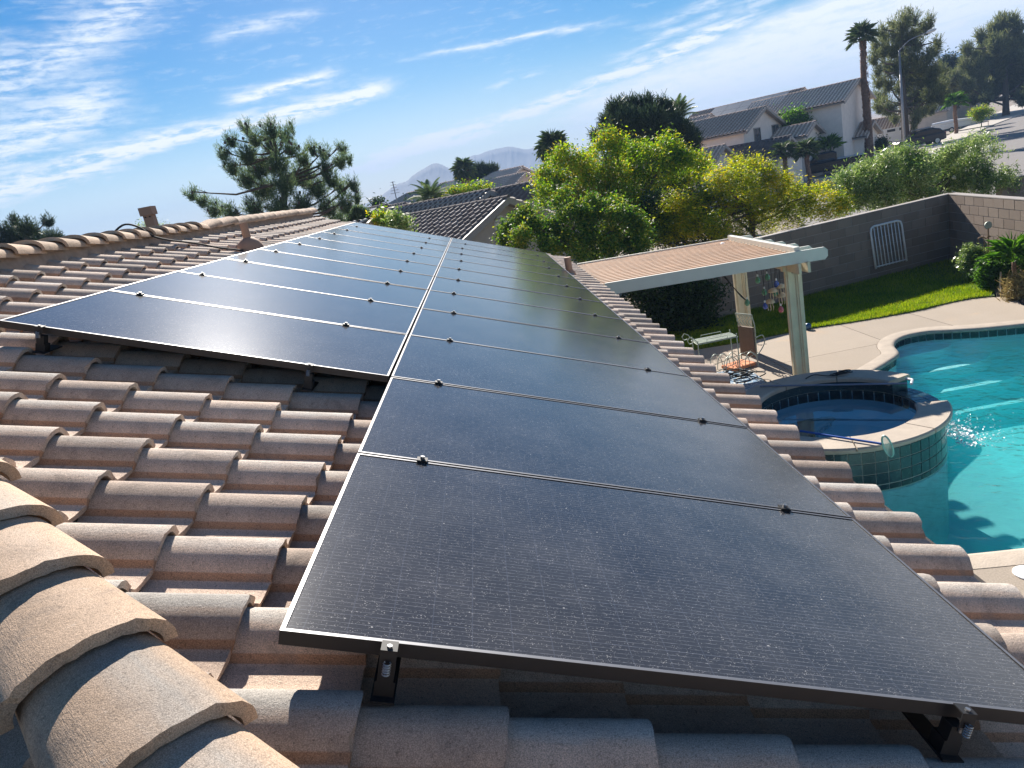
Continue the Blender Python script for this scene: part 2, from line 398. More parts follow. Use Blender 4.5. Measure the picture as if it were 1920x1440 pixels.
L_FERN = leafmat('yellow_fern_leaf', [(0.08, 0.15, 0.012), (0.24, 0.34, 0.02), (0.52, 0.56, 0.03), (0.74, 0.56, 0.04)], 0.6)
L_OLE = leafmat('oleander_leaf', [(0.06, 0.11, 0.03), (0.14, 0.24, 0.055), (0.28, 0.38, 0.10), (0.50, 0.55, 0.26)], 0.4, 0.6, 0.35)
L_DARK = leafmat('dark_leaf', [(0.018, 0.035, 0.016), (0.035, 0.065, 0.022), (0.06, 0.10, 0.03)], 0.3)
L_BRIGHT = leafmat('bright_leaf', [(0.05, 0.11, 0.02), (0.10, 0.22, 0.03), (0.18, 0.32, 0.05)], 0.5)
L_PALM = leafmat('palm_leaf', [(0.04, 0.075, 0.03), (0.09, 0.15, 0.05), (0.18, 0.22, 0.09)], 0.3, 0.5)
L_DRY = leafmat('dry_leaf', [(0.20, 0.14, 0.06), (0.34, 0.27, 0.12), (0.40, 0.36, 0.16)], 0.35)
L_GRASS = leafmat('grass_blade', [(0.10, 0.17, 0.015), (0.21, 0.33, 0.025), (0.46, 0.48, 0.06)], 0.5)
M_FLOWER = simple('white_flower', (0.80, 0.80, 0.74), 0.6)

# ================================================================ THE HOUSE ROOF
TH = R_(20.0); cT, sT, tT = math.cos(TH), math.sin(TH), math.tan(TH)
OZ = 3.578
V1, U1, N1 = Vector((cT, 0, -sT)), Vector((0, 1, 0)), Vector((sT, 0, cT))
V2, U2, N2 = Vector((0, -cT, -sT)), Vector((1, 0, 0)), Vector((0, -sT, cT))
O1 = Vector((0, 0, OZ)); HC = -0.42
O2 = Vector((0, 0, OZ-HC*tT))
def frame(O, V, U, N, v, u, n):
    M = Matrix.Identity(4); p = O+V*v+U*u+N*n
    for i in range(3): M[i][0] = V[i]; M[i][1] = U[i]; M[i][2] = N[i]; M[i][3] = p[i]
    return M
PITCH, EXPO, TLEN = 0.30, 0.305, 0.425
PROF = [(0.000, 0.016), (0.010, 0.007), (0.022, 0.000), (0.060, -0.003), (0.112, -0.001), (0.124, 0.001), (0.132, 0.008), (0.142, 0.021), (0.156, 0.036), (0.176, 0.051),
        (0.200, 0.062), (0.222, 0.066), (0.246, 0.065), (0.268, 0.056), (0.286, 0.042), (0.300, 0.027), (0.309, 0.015)]
PROF_LOW = [(0.000, 0.012), (0.022, 0.0), (0.108, 0.0), (0.140, 0.044), (0.175, 0.074), (0.220, 0.085), (0.262, 0.072), (0.309, 0.014)]
def tile_data(prof, full=True, seed=0, x0=0.0, th=0.018):
    rnd = random.Random(seed); n = len(prof); vs = []; fs = []; uv = []
    xs = [0.0, TLEN]
    for k, x in enumerate(xs):
        zo = -0.046 if k == 0 else 0.0
        for (y, z) in prof:
            jx = rnd.uniform(-0.005, 0.002)-(0.009 if rnd.random() < .06 else 0) if k == 1 and full else 0
            jz = rnd.uniform(-0.0012, 0.0012) if k == 1 and full else 0
            vs.append((x+jx, y, z+zo+jz)); uv.append((y/0.309, x/TLEN))
    for i in range(n-1): fs.append((i, n+i, n+i+1, i+1))
    b = len(vs)
    for i, (y, z) in enumerate(prof):      # under edge of the nose
        a = prof[max(i-1, 0)]; c = prof[min(i+1, n-1)]
        d = Vector((c[0]-a[0], c[1]-a[1])).normalized()
        vs.append((TLEN-0.002+rnd.uniform(-0.002, 0.002), y+d.y*th, z-d.x*th)); uv.append((y/0.309, 1))
    for i in range(n-1): fs.append((n+i, b+i, b+i+1, n+i+1))
    if full:
        b2 = len(vs)
        for i, (y, z) in enumerate(prof):
            a = prof[max(i-1, 0)]; c = prof[min(i+1, n-1)]
            d = Vector((c[0]-a[0], c[1]-a[1])).normalized()
            vs.append((0.12, y+d.y*th, z-d.x*th-0.032)); uv.append((y/0.309, 0))
        for i in range(n-1): fs.append((b+i, b2+i, b2+i+1, b+i+1))
        fs.append((0, b2, b, n)); fs.append((n-1, 2*n-1, b+n-1, b2+n-1))
    return vs, fs, uv
def tile_mesh(name, vs, fs, uv):
    me = bpy.data.meshes.new(name); me.from_pydata(vs, [], fs)
    l = me.uv_layers.new(name='UVMap')
    li = [0]*len(me.loops); me.loops.foreach_get('vertex_index', li)
    l.data.foreach_set('uv', [c for i in li for c in uv[i]])
    me.polygons.foreach_set('use_smooth', [True]*len(me.polygons)); me.update(); autosmooth(me, 46)
    return me
TILES = [tile_mesh('roof_tile', *tile_data(PROF, True, k)) for k in range(5)]
for t_ in TILES: t_.materials.append(M_TILE)

house = empty('house', (0, 5.0, 0), 'tan stucco house whose S tiled roof carries the solar panels', 'house')
def hset(o):
    o.parent = house; o.matrix_parent_inverse = house.matrix_world.inverted() if False else Matrix.Translation((0, -5.0, 0)); return o
roof = hset(link('roof', None)); roof['kind'] = 'group' if False else 'thing'
del roof['kind']
# roof deck (dark underlay just beneath the tiles) is the geometry of the part "roof"
mb = MB()
def P1(v, u, n): return O1+V1*v+U1*u+N1*n
def P2_(v, u, n): return O2+V2*v+U2*u+N2*n
RV, UEND, EV = -2.95, 14.02, 2.38
nb = -0.215
ridge_x = RV*cT
def z1(x): return OZ-tT*x
def pt(x, y, dz=nb): return (x, y, z1(x)+dz)
ex = EV*cT-0.04
apex_y = HC-ridge_x
mb.add([pt(ex, HC-ex), pt(ex, UEND-.05), pt(ridge_x, UEND-.05), pt(ridge_x, apex_y)], [(0, 1, 2, 3)])
def z2(y): return OZ-HC*tT+tT*y
def pt2(x, y, dz=nb): return (x, y, z2(y)+dz)
wx = 2*ridge_x-ex
mb.add([pt2(ex, HC-ex), pt2(ridge_x, apex_y), pt2(wx, HC-ex)], [(0, 1, 2)])
zr = z1(ridge_x)+nb; ze = z1(ex)+nb
mb.add([(ridge_x, apex_y, zr), (ridge_x, UEND-.05, zr), (wx, UEND-.05, ze), (wx, HC-ex, ze)], [(0, 1, 2, 3)])
me = mb.mesh('roof'); me.materials.append(M_UNDER)
COL.objects.unlink(roof); bpy.data.objects.remove(roof)
roof = hset(link('roof', me))
def to_roof(o): o.parent = roof; return o

def hidden_by_panels(v, u):
    return (u > 0.85 and u < 12.2 and 0.45 < v < 1.75) or (u > 2.95 and u < 12.2 and -1.45 < v <= 0.45)
cands = []
for j in range(-10, 9):
    for i in range(-14, 47):
        v_n = -0.12+EXPO*j; u0 = 0.28-0.255+PITCH*i          # nose line, low-u edge
        if u0+0.31 > UEND+0.02 or v_n > EV+0.02: continue
        x = (v_n-0.2)*cT
        if v_n-0.15 < RV: continue
        c = x+u0+0.15
        if c < HC-0.30: continue
        if hidden_by_panels(v_n-0.2, u0+0.15): continue
        p = P1(v_n-0.2, u0+0.15, -0.12)
        d = (p-Vector(CAMP)).length
        front = (p-Vector(CAMP)).dot(_fw)
        cands.append((d if front > -0.1 else d+50, v_n, u0, 1, c))
for j in range(0, 14):
    for i in range(-12, 13):
        v_n = (-apex_y)/cT+0.30+EXPO*j; x0 = -3.6+PITCH*i+0.02
        yc = -(v_n-0.2)*cT
        c = x0+0.15+yc
        if c > HC+0.30 or v_n*cT > 3.2: continue
        if x0 < -4.2: continue
        p = P2_(v_n-0.2, x0+0.15, -0.12); d = (p-Vector(CAMP)).length
        front = (p-Vector(CAMP)).dot(_fw)
        cands.append((d+(0 if front > 0.1 else 50), v_n, x0, 2, c))
cands.sort()
rndt = random.Random(7)
sv, sf, suv = [], [], []
low = tile_data(PROF_LOW, False)
for k, (d, v_n, u0, pl, c) in enumerate(cands):
    O, V, U, N = (O1, V1, U1, N1) if pl == 1 else (O2, V2, U2, N2)
    Mt = frame(O, V, U, N, v_n-TLEN+rndt.uniform(-.006, .006), u0+rndt.uniform(-.003, .003), -0.165+rndt.uniform(-.002, .003))
    Mt = Mt @ Matrix.Rotation(rndt.uniform(-.006, .006), 4, 'Z')
    cut = abs(c-HC) < 0.42
    if k < 300:
        me = TILES[rndt.randrange(5)]
        o = bpy.data.objects.new('roof_tile', me); COL.objects.link(o); to_roof(o); o.matrix_basis = Mt
        o.matrix_parent_inverse = Matrix.Identity(4)
        if cut:
            b = bmesh.new(); b.from_mesh(me)
            sgn = 1 if pl == 1 else -1
            Mi = Mt.inverted(); nrm = (Mt.to_3x3().transposed() @ Vector((sgn, sgn, 0))).normalized()
            co = Mi @ Vector((HC/2, HC/2, 0))
            bmesh.ops.bisect_plane(b, geom=b.verts[:]+b.edges[:]+b.faces[:], plane_co=co, plane_no=nrm, clear_inner=True)
            if len(b.verts) < 3: bpy.data.objects.remove(o)
            else:
                m2 = bpy.data.meshes.new('roof_tile'); b.to_mesh(m2); m2.materials.clear(); m2.materials.append(M_TILE); o.data = m2
            b.free()
    else:
        if cut and (c-HC)*(1 if pl == 1 else -1) < 0.05: continue
        base = len(sv)
        for q, uvq in zip(low[0], low[2]): sv.append(tuple(Mt @ Vector(q))); suv.append(uvq)
        sf += [tuple(base+i for i in f) for f in low[1]]
me = tile_mesh('distant_roof_tiles', sv, sf, suv); me.materials.append(M_TILE)
far_tiles = to_roof(link('distant_roof_tiles', me)); far_tiles['kind'] = 'stuff'

# ---- hip and ridge caps
def cap_mesh(seed=0, L=0.40, r0=0.116, r1=0.156, h=0.096, th=0.025, n=25):
    rnd = random.Random(seed); vs, fs, uv = [], [], []
    nx = 3
    for k in range(nx):
        t = k/(nx-1); r = r0+(r1-r0)*t; hh = h*(r/r1)+0.004
        for i in range(n):
            a = math.pi*i/(n-1); y = -math.cos(a)*r; z = (math.sin(a)**0.8)*hh-0.022+0.024*t
            vs.append((L*t+(rnd.uniform(-.003, .002)-(0.006 if rnd.random() < .05 else 0) if k == nx-1 else 0), y, z)); uv.append((i/(n-1), t))
    for k in range(nx-1):
        for i in range(n-1):
            a = k*n+i; fs.append((a, a+n, a+n+1, a+1))
    b = len(vs); o = (nx-1)*n
    for i in range(n):
        a = math.pi*i/(n-1); r = r1-th; y = -math.cos(a)*r; z = (math.sin(a)**0.8)*(h-th)+0.002+rnd.uniform(-.0015, .0015)
        vs.append((L-0.002+rnd.uniform(-.003, .002), y, z)); uv.append((i/(n-1), 1))
    for i in range(n-1): fs.append((o+i, b+i, b+i+1, o+i+1))
    b2 = len(vs)
    for i in range(n):
        a = math.pi*i/(n-1); r = r1-th-.01; y = -math.cos(a)*r; z = (math.sin(a)**0.8)*(h-th)-0.015
        vs.append((L-0.16, y, z)); uv.append((i/(n-1), .6))
    for i in range(n-1): fs.append((b+i, b2+i, b2+i+1, b+i+1))
    me = tile_mesh('cap_tile', vs, fs, uv); autosmooth(me, 30); me.materials.append(M_CAP); return me
CAPS = [cap_mesh(k) for k in range(4)]
def cap(name, p, dirv, k):
    d = Vector(dirv).normalized(); side = Vector((0, 0, 1)).cross(d).normalized(); up = d.cross(side)
    M = Matrix.Identity(4)
    for i in range(3): M[i][0] = d[i]; M[i][1] = side[i]; M[i][2] = up[i]; M[i][3] = p[i]
    M = M @ Matrix.Translation((-0.40, 0, 0))
    o = bpy.data.objects.new(name, CAPS[k % 4]); COL.objects.link(o); to_roof(o); o.matrix_basis = M; return o
hd = Vector((1, -1, -tT)).normalized()
for k in range(-4, 14):
    s_ = 0.17-0.28*k
    x = HC/2+s_/math.sqrt(2); y = HC-x
    if x < ridge_x+0.05 or x > 1.9: continue
    cap('hip_cap_tile', Vector((x, y, z1(x)-0.060+rndt.uniform(-.003, .003))), hd+Vector((rndt.uniform(-.012, .012), rndt.uniform(-.012, .012), 0)), k+4)
k = 0
u = 2.36
while u < UEND-0.05:
    x = ridge_x; near = u < 7.75
    if near: cap('ridge_cap_tile', Vector((x, u, z1(x)-0.070+0.0)), (rndt.uniform(-.012, .012), -1, 0.0), k)
    else: cap('ridge_cap_tile', Vector((x, u+0.40, z1(x)-0.066+rndt.uniform(-.005, .008))), (rndt.uniform(-.012, .012), 1, 0.0), k)
    u += 0.325; k += 1
mb = MB()   # mortar bed below the hip and ridge caps
def bed(a, b, wd=0.09, h=0.10, dz=-0.165):
    a = Vector(a); b = Vector(b); d = (b-a).normalized(); s2 = Vector((0, 0, 1)).cross(d).normalized()*wd
    mb.add([a-s2+Vector((0, 0, dz-0.05)), a-s2*.7+Vector((0, 0, dz+h)), a+s2*.7+Vector((0, 0, dz+h)), a+s2+Vector((0, 0, dz-.05)),
            b-s2+Vector((0, 0, dz-0.05)), b-s2*.7+Vector((0, 0, dz+h)), b+s2*.7+Vector((0, 0, dz+h)), b+s2+Vector((0, 0, dz-.05))],
           [(0, 1, 5, 4), (1, 2, 6, 5), (2, 3, 7, 6), (0, 3, 2, 1), (4, 5, 6, 7)])
bed((HC/2+1.3, HC/2-1.3, z1(HC/2+1.3)), (ridge_x, apex_y, z1(ridge_x)))
bed((ridge_x, apex_y, z1(ridge_x)), (ridge_x, UEND-0.06, z1(ridge_x)))
hb = to_roof(mb.build('mortar_bed', M_MORTAR))
# fascia, gable wall and house walls
mb = MB()
mb.box((ex-0.09, (UEND+HC-ex)/2, ze-0.10), (0.03, UEND-HC+ex-0.1, 0.16))
hset(mb.build('fascia', M_CREAM))
mb = MB()
mb.box((ex-0.55+wx/2-ex/2+0.55, 0, 0), (0.01, 0.01, 0.01))
mb = MB()
x0_, x1_ = wx+0.5, ex-0.5; y0_, y1_ = HC-ex+0.5, UEND-0.4
poly = [(x0_, 0.0), (x1_, 0.0), (x1_, z1(x1_)-0.28), (ridge_x, zr-0.07), (x0_, z1(x1_)-0.28)]
vsA = [(p[0], y1_, p[1]) for p in poly]+[(p[0], y0_+2.4 if i > 1 else y0_, p[1]) for i, p in enumerate(poly)]
mb.add([(x0_, y0_, 0), (x1_, y0_, 0), (x1_, y0_, ze-.1), (x0_, y0_, ze-.1), (x0_, y1_, 0), (x1_, y1_, 0), (x1_, y1_, ze-.1), (x0_, y1_, ze-.1), (ridge_x, y1_, zr-.06), (ridge_x, y1_-4, zr-.06)],
       [(0, 1, 2, 3), (1, 5, 6, 2), (0, 3, 7, 4), (4, 7, 8, 6, 5)])
hset(mb.build('wall', M_STUCCO))

# ---- roof vents
def on_roof_axis(v, u, n): return P1(v, u, n)
t = empty('flue_pipe', Vector((-3.65, 8.69, 4.02)), 'tall square terracotta painted flue with wider cap behind the roof ridge', 'vent pipe')
mb = MB(); mb.box((0, 0, 0.40), (0.12, 0.12, 0.95)); mb.build('flue_shaft', M_PVC, t)
mb = MB(); mb.box((0, 0, 0.86), (0.165, 0.165, 0.105)); mb.build('flue_cap', M_PVC, t)
mb = MB()
for sx in (-0.03, 0.03):
    mb.box((sx, -0.062, 0.785), (0.022, 0.006, 0.014))
mb.build('vent_slot', M_BLACK, t)
t = empty('vent_pipe', P1(-1.98, 6.75, -0.12), 'short terracotta vent pipe in a hooded flashing beside the left column of panels', 'vent pipe')
mb = MB(); mb.tube([(0, 0, 0.0), (0, 0, 0.33)], 0.042, 12); mb.build('pipe', M_PVC, t)
mb = MB(); mb.lathe([(0.15, -0.05), (0.145, 0.06), (0.12, 0.12), (0.07, 0.165), (0.044, 0.175)], 16); mb.build('flashing', M_PVC, t, True)
t = empty('vent_pipe', P1(1.98, 10.35, -0.12), 'short brown vent stub between the eave and the far right panel edge', 'vent pipe')
mb = MB(); mb.tube([(0, 0, 0.0), (0, 0, 0.27)], 0.055, 12); mb.build('pipe', M_PVC, t)
mb = MB(); mb.lathe([(0.10, -0.05), (0.09, 0.03), (0.058, 0.06)], 12); mb.build('flashing', M_PVC, t, True)
t = empty('antenna_cable', P1(-2.95, 6.4, 0.06), 'black cable draped over the roof ridge and down to the short vent', 'cable')
cpts = [P1(-3.25, 6.25, -.15), P1(-3.08, 6.2, 0.035), P1(-2.92, 6.18, 0.045), P1(-2.80, 6.2, -0.02), P1(-2.66, 6.25, -.045), P1(-2.45, 6.4, -.055), P1(-2.25, 6.5, -.075), P1(-2.02, 6.58, -.075)]
mb = MB(); mb.tube([p-t.location for p in [Vector(q) for q in catmull([tuple(c) for c in cpts], 5)]], 0.010, 6); mb.build('cable_sheath', M_RUBBER, t)

# ---- solar panels
PW, PL, FH = 1.037, 1.787, 0.033
def panel_meshes():
    mb = MB(); fw = 0.0095
    for (cx, cy_, dx, dy) in [(PL/2, fw/2, PL, fw), (PL/2, PW-fw/2, PL, fw), (fw/2, PW/2, fw, PW-2*fw), (PL-fw/2, PW/2, fw, PW-2*fw)]:
        mb.box((cx, cy_, -FH/2), (dx, dy, FH))
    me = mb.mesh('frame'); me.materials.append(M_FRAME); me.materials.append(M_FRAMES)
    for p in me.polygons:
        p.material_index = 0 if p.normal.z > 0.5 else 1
    gl = MB(); gl.box((PL/2, PW/2, -0.0055), (PL-2*fw-.001, PW-2*fw-.001, 0.006)); gm = gl.mesh('glass'); gm.materials.append(M_PANEL)
    return me, gm
FRM, GLS = panel_meshes()
ordn = ['first', 'second', 'third', 'fourth', 'fifth', 'sixth', 'seventh', 'eighth', 'ninth', 'tenth', 'eleventh', 'twelfth']
for col in (0, 1):
    for r in range(12):
        if col == 1 and r < 2: continue
        v0 = 0.0065 if col == 0 else -PL-0.0065
        M = frame(O1, V1, U1, N1, v0, r*1.05+0.0065, rndt.uniform(-.0012, .0012))
        o = bpy.data.objects.new('solar_panel', None); COL.objects.link(o); o.matrix_basis = M @ Matrix.Rotation(rndt.uniform(-.0012, .0012), 4, 'X'); o.empty_display_size = .1
        if col == 0: lab = 'front black solar panel of the right column, nearest the viewer' if r == 0 else ('last black solar panel at the far end of the right column' if r == 11 else 'black solar panel in the right column, %s row from the front' % ordn[r])
        else: lab = 'front black solar panel of the left column with scratches beside the bare tiles' if r == 2 else ('last black solar panel at the far end of the left column' if r == 11 else 'black solar panel in the left column, %s row counted from that column front' % ordn[r-2])
        tag(o, lab, 'solar panel', 'black solar panels laid in two columns on the roof')
        a = bpy.data.objects.new('frame', FRM); COL.objects.link(a); a.parent = o
        b = bpy.data.objects.new('glass', GLS); COL.objects.link(b); b.parent = o
# mid clamps in the seams
cm = MB(); cm.box((0, 0, 0.005), (0.036, 0.034, 0.006)); cm.box((0, 0, -0.02), (0.03, 0.011, 0.05)); CL1 = cm.mesh('clamp_plate'); CL1.materials.append(M_BLACK)
cm = MB(); cm.tube([(0, 0, 0.006), (0, 0, 0.0175)], 0.0085, 6); CL2 = cm.mesh('bolt'); CL2.materials.append(M_STEEL)
where = {0.245: 'inner side of the right column', 1.54: 'outer side of the right column', -0.37: 'inner side of the left column', -1.6: 'outer side of the left column'}
for v in (0.245, 1.54, -0.37, -1.6):
    for r in range(1 if v > 0 else 3, 12):
        M = frame(O1, V1, U1, N1, v+rndt.uniform(-.02, .02), r*1.05, 0.0)
        o = bpy.data.objects.new('panel_clamp', None); COL.objects.link(o); o.matrix_basis = M; o.empty_display_size = .03
        idx = ordn[r-1] if v > 0 else ordn[r-3]
        tag(o, 'small black clamp in the %s seam from the front, %s' % (idx, where[v]), 'clamp', 'black clamps in the seams between solar panels')
        a = bpy.data.objects.new('clamp_plate', CL1); COL.objects.link(a); a.parent = o
        b = bpy.data.objects.new('bolt', CL2); COL.objects.link(b); b.parent = o
# leveling feet at the open front edges
for (v, u, lab) in [(0.232, 0.0, 'black mounting foot with spring bolt under the front edge of the nearest panel'),
                    (1.49, 0.0, 'black mounting foot at the lower right of the nearest panel'),
                    (-0.378, 2.1, 'black mounting foot under the left column front edge, nearer the middle seam'),
                    (-1.60, 2.1, 'black mounting foot under the left column front edge, far left')]:
    o = bpy.data.objects.new('mounting_foot', None); COL.objects.link(o); o.matrix_basis = frame(O1, V1, U1, N1, v, u, 0.0)
    tag(o, lab, 'mounting foot', 'black mounting feet along the panel edges')
    mb = MB(); mb.box((0, -0.012, 0.0045), (0.034, 0.034, 0.003)); mb.box((0, -0.028, -0.014), (0.034, 0.003, 0.034)); mb.build('clamp_plate', M_BLACK, o)
    mb = MB(); mb.box((0, 0.004, -0.060), (0.034, 0.036, 0.038)); mb.build('foot_block', M_BLACK, o)
    mb = MB(); mb.box((0, 0.01, -0.098), (0.042, 0.045, 0.036)); mb.box((0, 0.05, -0.118), (0.05, 0.16, 0.006)); mb.build('base', M_BLACK, o)
    mb = MB(); mb.tube([(0, -0.018, -0.05), (0, -0.018, 0.008)], 0.004, 8); mb.tube([(0, -0.018, 0.006), (0, -0.018, 0.011)], 0.006, 6)
    for q in range(5): mb.lathe([(0.0075, -0.045+q*.006), (0.009, -0.043+q*.006), (0.0075, -0.041+q*.006)], 10, (0, -0.036, 0))
    mb.build('spring_bolt', M_STEEL, o)

# ================================================================ GROUND, DECK, POOL
POOL = [(3.7, 5.35), (4.3, 5.1), (5.0, 4.95), (6.5, 4.75), (9, 4.5), (12, 5), (13.8, 7), (13.8, 9.3), (12.8, 10.6), (11.5, 11.4), (10.33, 11.86), (9.76, 12.08), (9.26, 12.37), (8.93, 12.58),
        (8.49, 12.61), (8.14, 12.42), (7.89, 12.08), (7.70, 11.59), (7.30, 11.24), (6.80, 10.87), (6.3, 10.35), (5.7, 9.5), (4.9, 8.9), (4.1, 8.2), (3.75, 7.0), (3.6, 6.0)]
POOLS = catmull(POOL, 5, True)
def offset(poly, d):
    n = len(poly); out = []
    for i in range(n):
        a = Vector(poly[i-1]); b = Vector(poly[(i+1) % n]); t = (b-a).normalized(); out.append((poly[i][0]+t.y*d, poly[i][1]-t.x*d))
    return out      # d > 0 : outwards for a counter-clockwise loop
def flat_with_hole(name, outer, hole, z, m):
    b = bmesh.new(); es = []
    for loop in (outer, hole):
        vs = [b.verts.new((p[0], p[1], z)) for p in loop]
        es += [b.edges.new((vs[i], vs[(i+1) % len(vs)])) for i in range(len(vs))]
    bmesh.ops.triangle_fill(b, use_beauty=True, use_dissolve=False, edges=es)
    for f in b.faces:
        if f.normal.z < 0: f.normal_flip()
    me = bpy.data.meshes.new(name); b.to_mesh(me); b.free(); return link(name, me, m)
m, g, out = mat('desert_ground')
ob = g.node('ShaderNodeTexCoord').outputs['Object']
c = g.mix(g.noise(ob, 0.08, 6, 0.65), (0.20, 0.16, 0.125), (0.34, 0.28, 0.22)); c = g.mix(g.m('MULTIPLY', g.noise(ob, 6, 5, 0.7), 0.5), c, (0.16, 0.13, 0.11))
prin(g, out, c, 0.95, 0, g.bump(g.noise(ob, 9, 5, 0.7), 0.5, 0.05)); M_DIRT = m
gr = flat_with_hole('ground', [(-1150, -250), (1750, -250), (1750, 2150), (-1150, 2150)], offset(POOLS, 0.30), -0.16, M_DIRT); gr['kind'] = 'structure'

m, g, out = mat('deck_concrete')
ob = g.node('ShaderNodeTexCoord').outputs['Object']
c = g.mix(g.noise(ob, 1.3, 5, 0.6), (0.35, 0.29, 0.225), (0.43, 0.36, 0.29))
st = g.rng(g.noise(g.mapv(ob, (0.7, 1.2, 1)), 1.1, 4, 0.7), 0.58, 0.72, 0.0, 0.55, True)
c = g.mix(st, c, (0.50, 0.35, 0.22))
sp2 = g.rng(g.noise(ob, 60, 3, 0.7), 0.4, 0.65, 0.82, 1.1)
hs = g.node('ShaderNodeHueSaturation'); g.put(hs.inputs['Color'], c); g.put(hs.inputs['Value'], g.m('MULTIPLY', sp2, g.rng(g.node('ShaderNodeObjectInfo').outputs['Random'], 0, 1, .95, 1.05)))
prin(g, out, hs.outputs[0], 0.85, 0, g.bump(g.noise(ob, 70, 4, 0.7), 0.35, 0.006), 0.3); M_DECK = m
M_COPE = simple('coping_concrete', (0.46, 0.385, 0.305), 0.8, 0, 0.12, 5, 0.4)

LAWN_E = [(1.0, 14.7), (3.0, 14.65), (4.85, 14.54), (5.86, 14.40), (6.39, 14.42), (7.37, 14.42), (8.19, 14.25), (9.53, 14.14), (10.3, 14.25), (10.9, 14.25), (11.3, 14.05), (11.42, 13.6), (11.15, 12.95), (11.6, 12.7), (12.8, 12.5), (15.5, 11.5)]
LE = catmull(LAWN_E, 4)
INN = offset(POOLS, 0.26)      # deck stops where the coping begins
def idx_near(p): return min(range(len(INN)), key=lambda i: (INN[i][0]-p[0])**2+(INN[i][1]-p[1])**2)
ia, ib = idx_near((14.1, 9.3)), idx_near((3.45, 7.0))
north = INN[ia:ib+1]
deckN = [(1.0, 14.7), (1.0, 7.0)]+north[::-1]+[(15.5, 9.3)]+LE[::-1][:-1]
ic, id_ = idx_near((3.4, 5.5)), idx_near((12.4, 4.9))
if ic > id_: south = INN[ic:]+INN[:id_+1]
else: south = INN[ic:id_+1]
deckS = [(1.0, -4), (15.5, -4), (15.5, 5.0)]+south[::-1]+[(1.0, 5.5)]
deck = empty('pool_deck', (0, 0, 0)); deck['kind'] = 'structure'
g_ = 0.006
def rect(x0, x1, y0, y1): return [(x0+g_, y0+g_), (x1-g_, y0+g_), (x1-g_, y1-g_), (x0+g_, y1-g_)]
cells = [rect(1, 5.75, 12.36, 15), rect(1, 5.75, 7.0, 12.36), rect(5.75, 7.95, 12.36, 15), rect(5.75, 8.3, 8, 12.36), rect(7.95, 9.42, 12.36, 15.0), rect(8.3, 9.42, 8, 12.36), rect(9.42, 11.9, 9, 15), rect(11.9, 16, 9, 13.5)]
for ce in cells:
    p = clip_poly(deckN, ce)
    if len(p) > 2:
        mb = MB(); mb.prism(p, -0.12, 0.0); mb.build('concrete_slab', M_DECK, deck)
for x in range(1, 15, 3):
    p = clip_poly(deckS, rect(x, min(x+3, 15.5), -4, 5.6))
    if len(p) > 2:
        mb = MB(); mb.prism(p, -0.12, 0.0); mb.build('concrete_slab', M_DECK, deck)

# coping, waterline tiles, basin
pool = empty('swimming_pool', (8, 8.5, 0), 'freeform turquoise swimming pool wrapped round the raised spa', 'pool')
def pset(o): o.parent = pool; o.matrix_parent_inverse = Matrix.Translation((-8, -8.5, 0)); return o
in_, ou_ = offset(POOLS, -0.05), offset(POOLS, 0.252)
n = len(POOLS); mb = MB()
vs = []; prf = [(ou_, -0.10), (ou_, 0.004), (offset(POOLS, 0.02), 0.006), (offset(POOLS, -0.035), -0.006), (in_, -0.03), (in_, -0.055), (offset(POOLS, -0.03), -0.075), (offset(POOLS, 0.03), -0.08)]
for lp, z in prf: vs += [(p[0], p[1], z) for p in lp]
fs = []
for k in range(len(prf)-1):
    for i in range(n): fs.append((k*n+i, k*n+(i+1) % n, (k+1)*n+(i+1) % n, (k+1)*n+i))
mb.add(vs, fs); me = mb.mesh('coping', True); me.materials.append(M_COPE); autosmooth(me, 50); pset(link('coping', me))
mbt = MB(); mbg = MB()
m, g, out = mat('waterline_tile')
gi = g.node('ShaderNodeObjectInfo').outputs['Random']
isl = g.node('ShaderNodeNewGeometry').outputs['Random Per Island']
ob = g.node('ShaderNodeTexCoord').outputs['Object']
r_ = g.m('FRACT', g.m('ADD', gi, isl))
c = g.mix(g.m('MULTIPLY', r_, 0.7), (0.008, 0.026, 0.03), (0.02, 0.06, 0.075))
c = g.mix(g.rng(g.noise(ob, 30, 5, 0.75, 1.5), 0.58, 0.70, 0, 0.6), c, (0.35, 0.48, 0.46))
prin(g, out, c, 0.22, 0, g.bump(g.noise(ob, 25, 3), 0.2, 0.004)); M_WTILE = m
M_GROUT = simple('grout', (0.42, 0.43, 0.38), 0.8, 0, 0.1, 8)
ln = 0.0; acc = []
# resample the loop every 0.15 m for tiles
loop = offset(POOLS, 0.005); pts = [Vector(p) for p in loop]+[Vector(loop[0])]
res = []; step = 0.15; carry = 0
for a, b in zip(pts[:-1], pts[1:]):
    L = (b-a).length
    d = carry
    while d < L:
        res.append(a+(b-a)*(d/L)); d += step
    carry = d-L
for i in range(len(res)-1):
    a, b = res[i], res[i+1]; t = (b-a); 
    if t.length > 0.3: continue
    a2 = a+t*0.05; b2 = b-t*0.05; nn = Vector((t.y, -t.x)).normalized()*-0.006
    mbt.add([(a2.x+nn.x, a2.y+nn.y, -0.205), (b2.x+nn.x, b2.y+nn.y, -0.205), (b2.x+nn.x, b2.y+nn.y, -0.083), (a2.x+nn.x, a2.y+nn.y, -0.083)], [(0, 1, 2, 3)])
wl = pset(mbt.build('waterline_tiles', M_WTILE)); wl['kind'] = 'stuff'
m, g, out = mat('pool_plaster')
ob = g.node('ShaderNodeTexCoord').outputs['Object']
prin(g, out, g.mix(g.noise(ob, 2, 4), (0.74, 0.84, 0.84), (0.80, 0.88, 0.88)), 0.8); M_PLAST = m
DEEP = -1.25
mb = MB(); lp0 = offset(POOLS, 0.02); lp1 = offset(POOLS, -0.02); lp2 = offset(POOLS, -0.30)
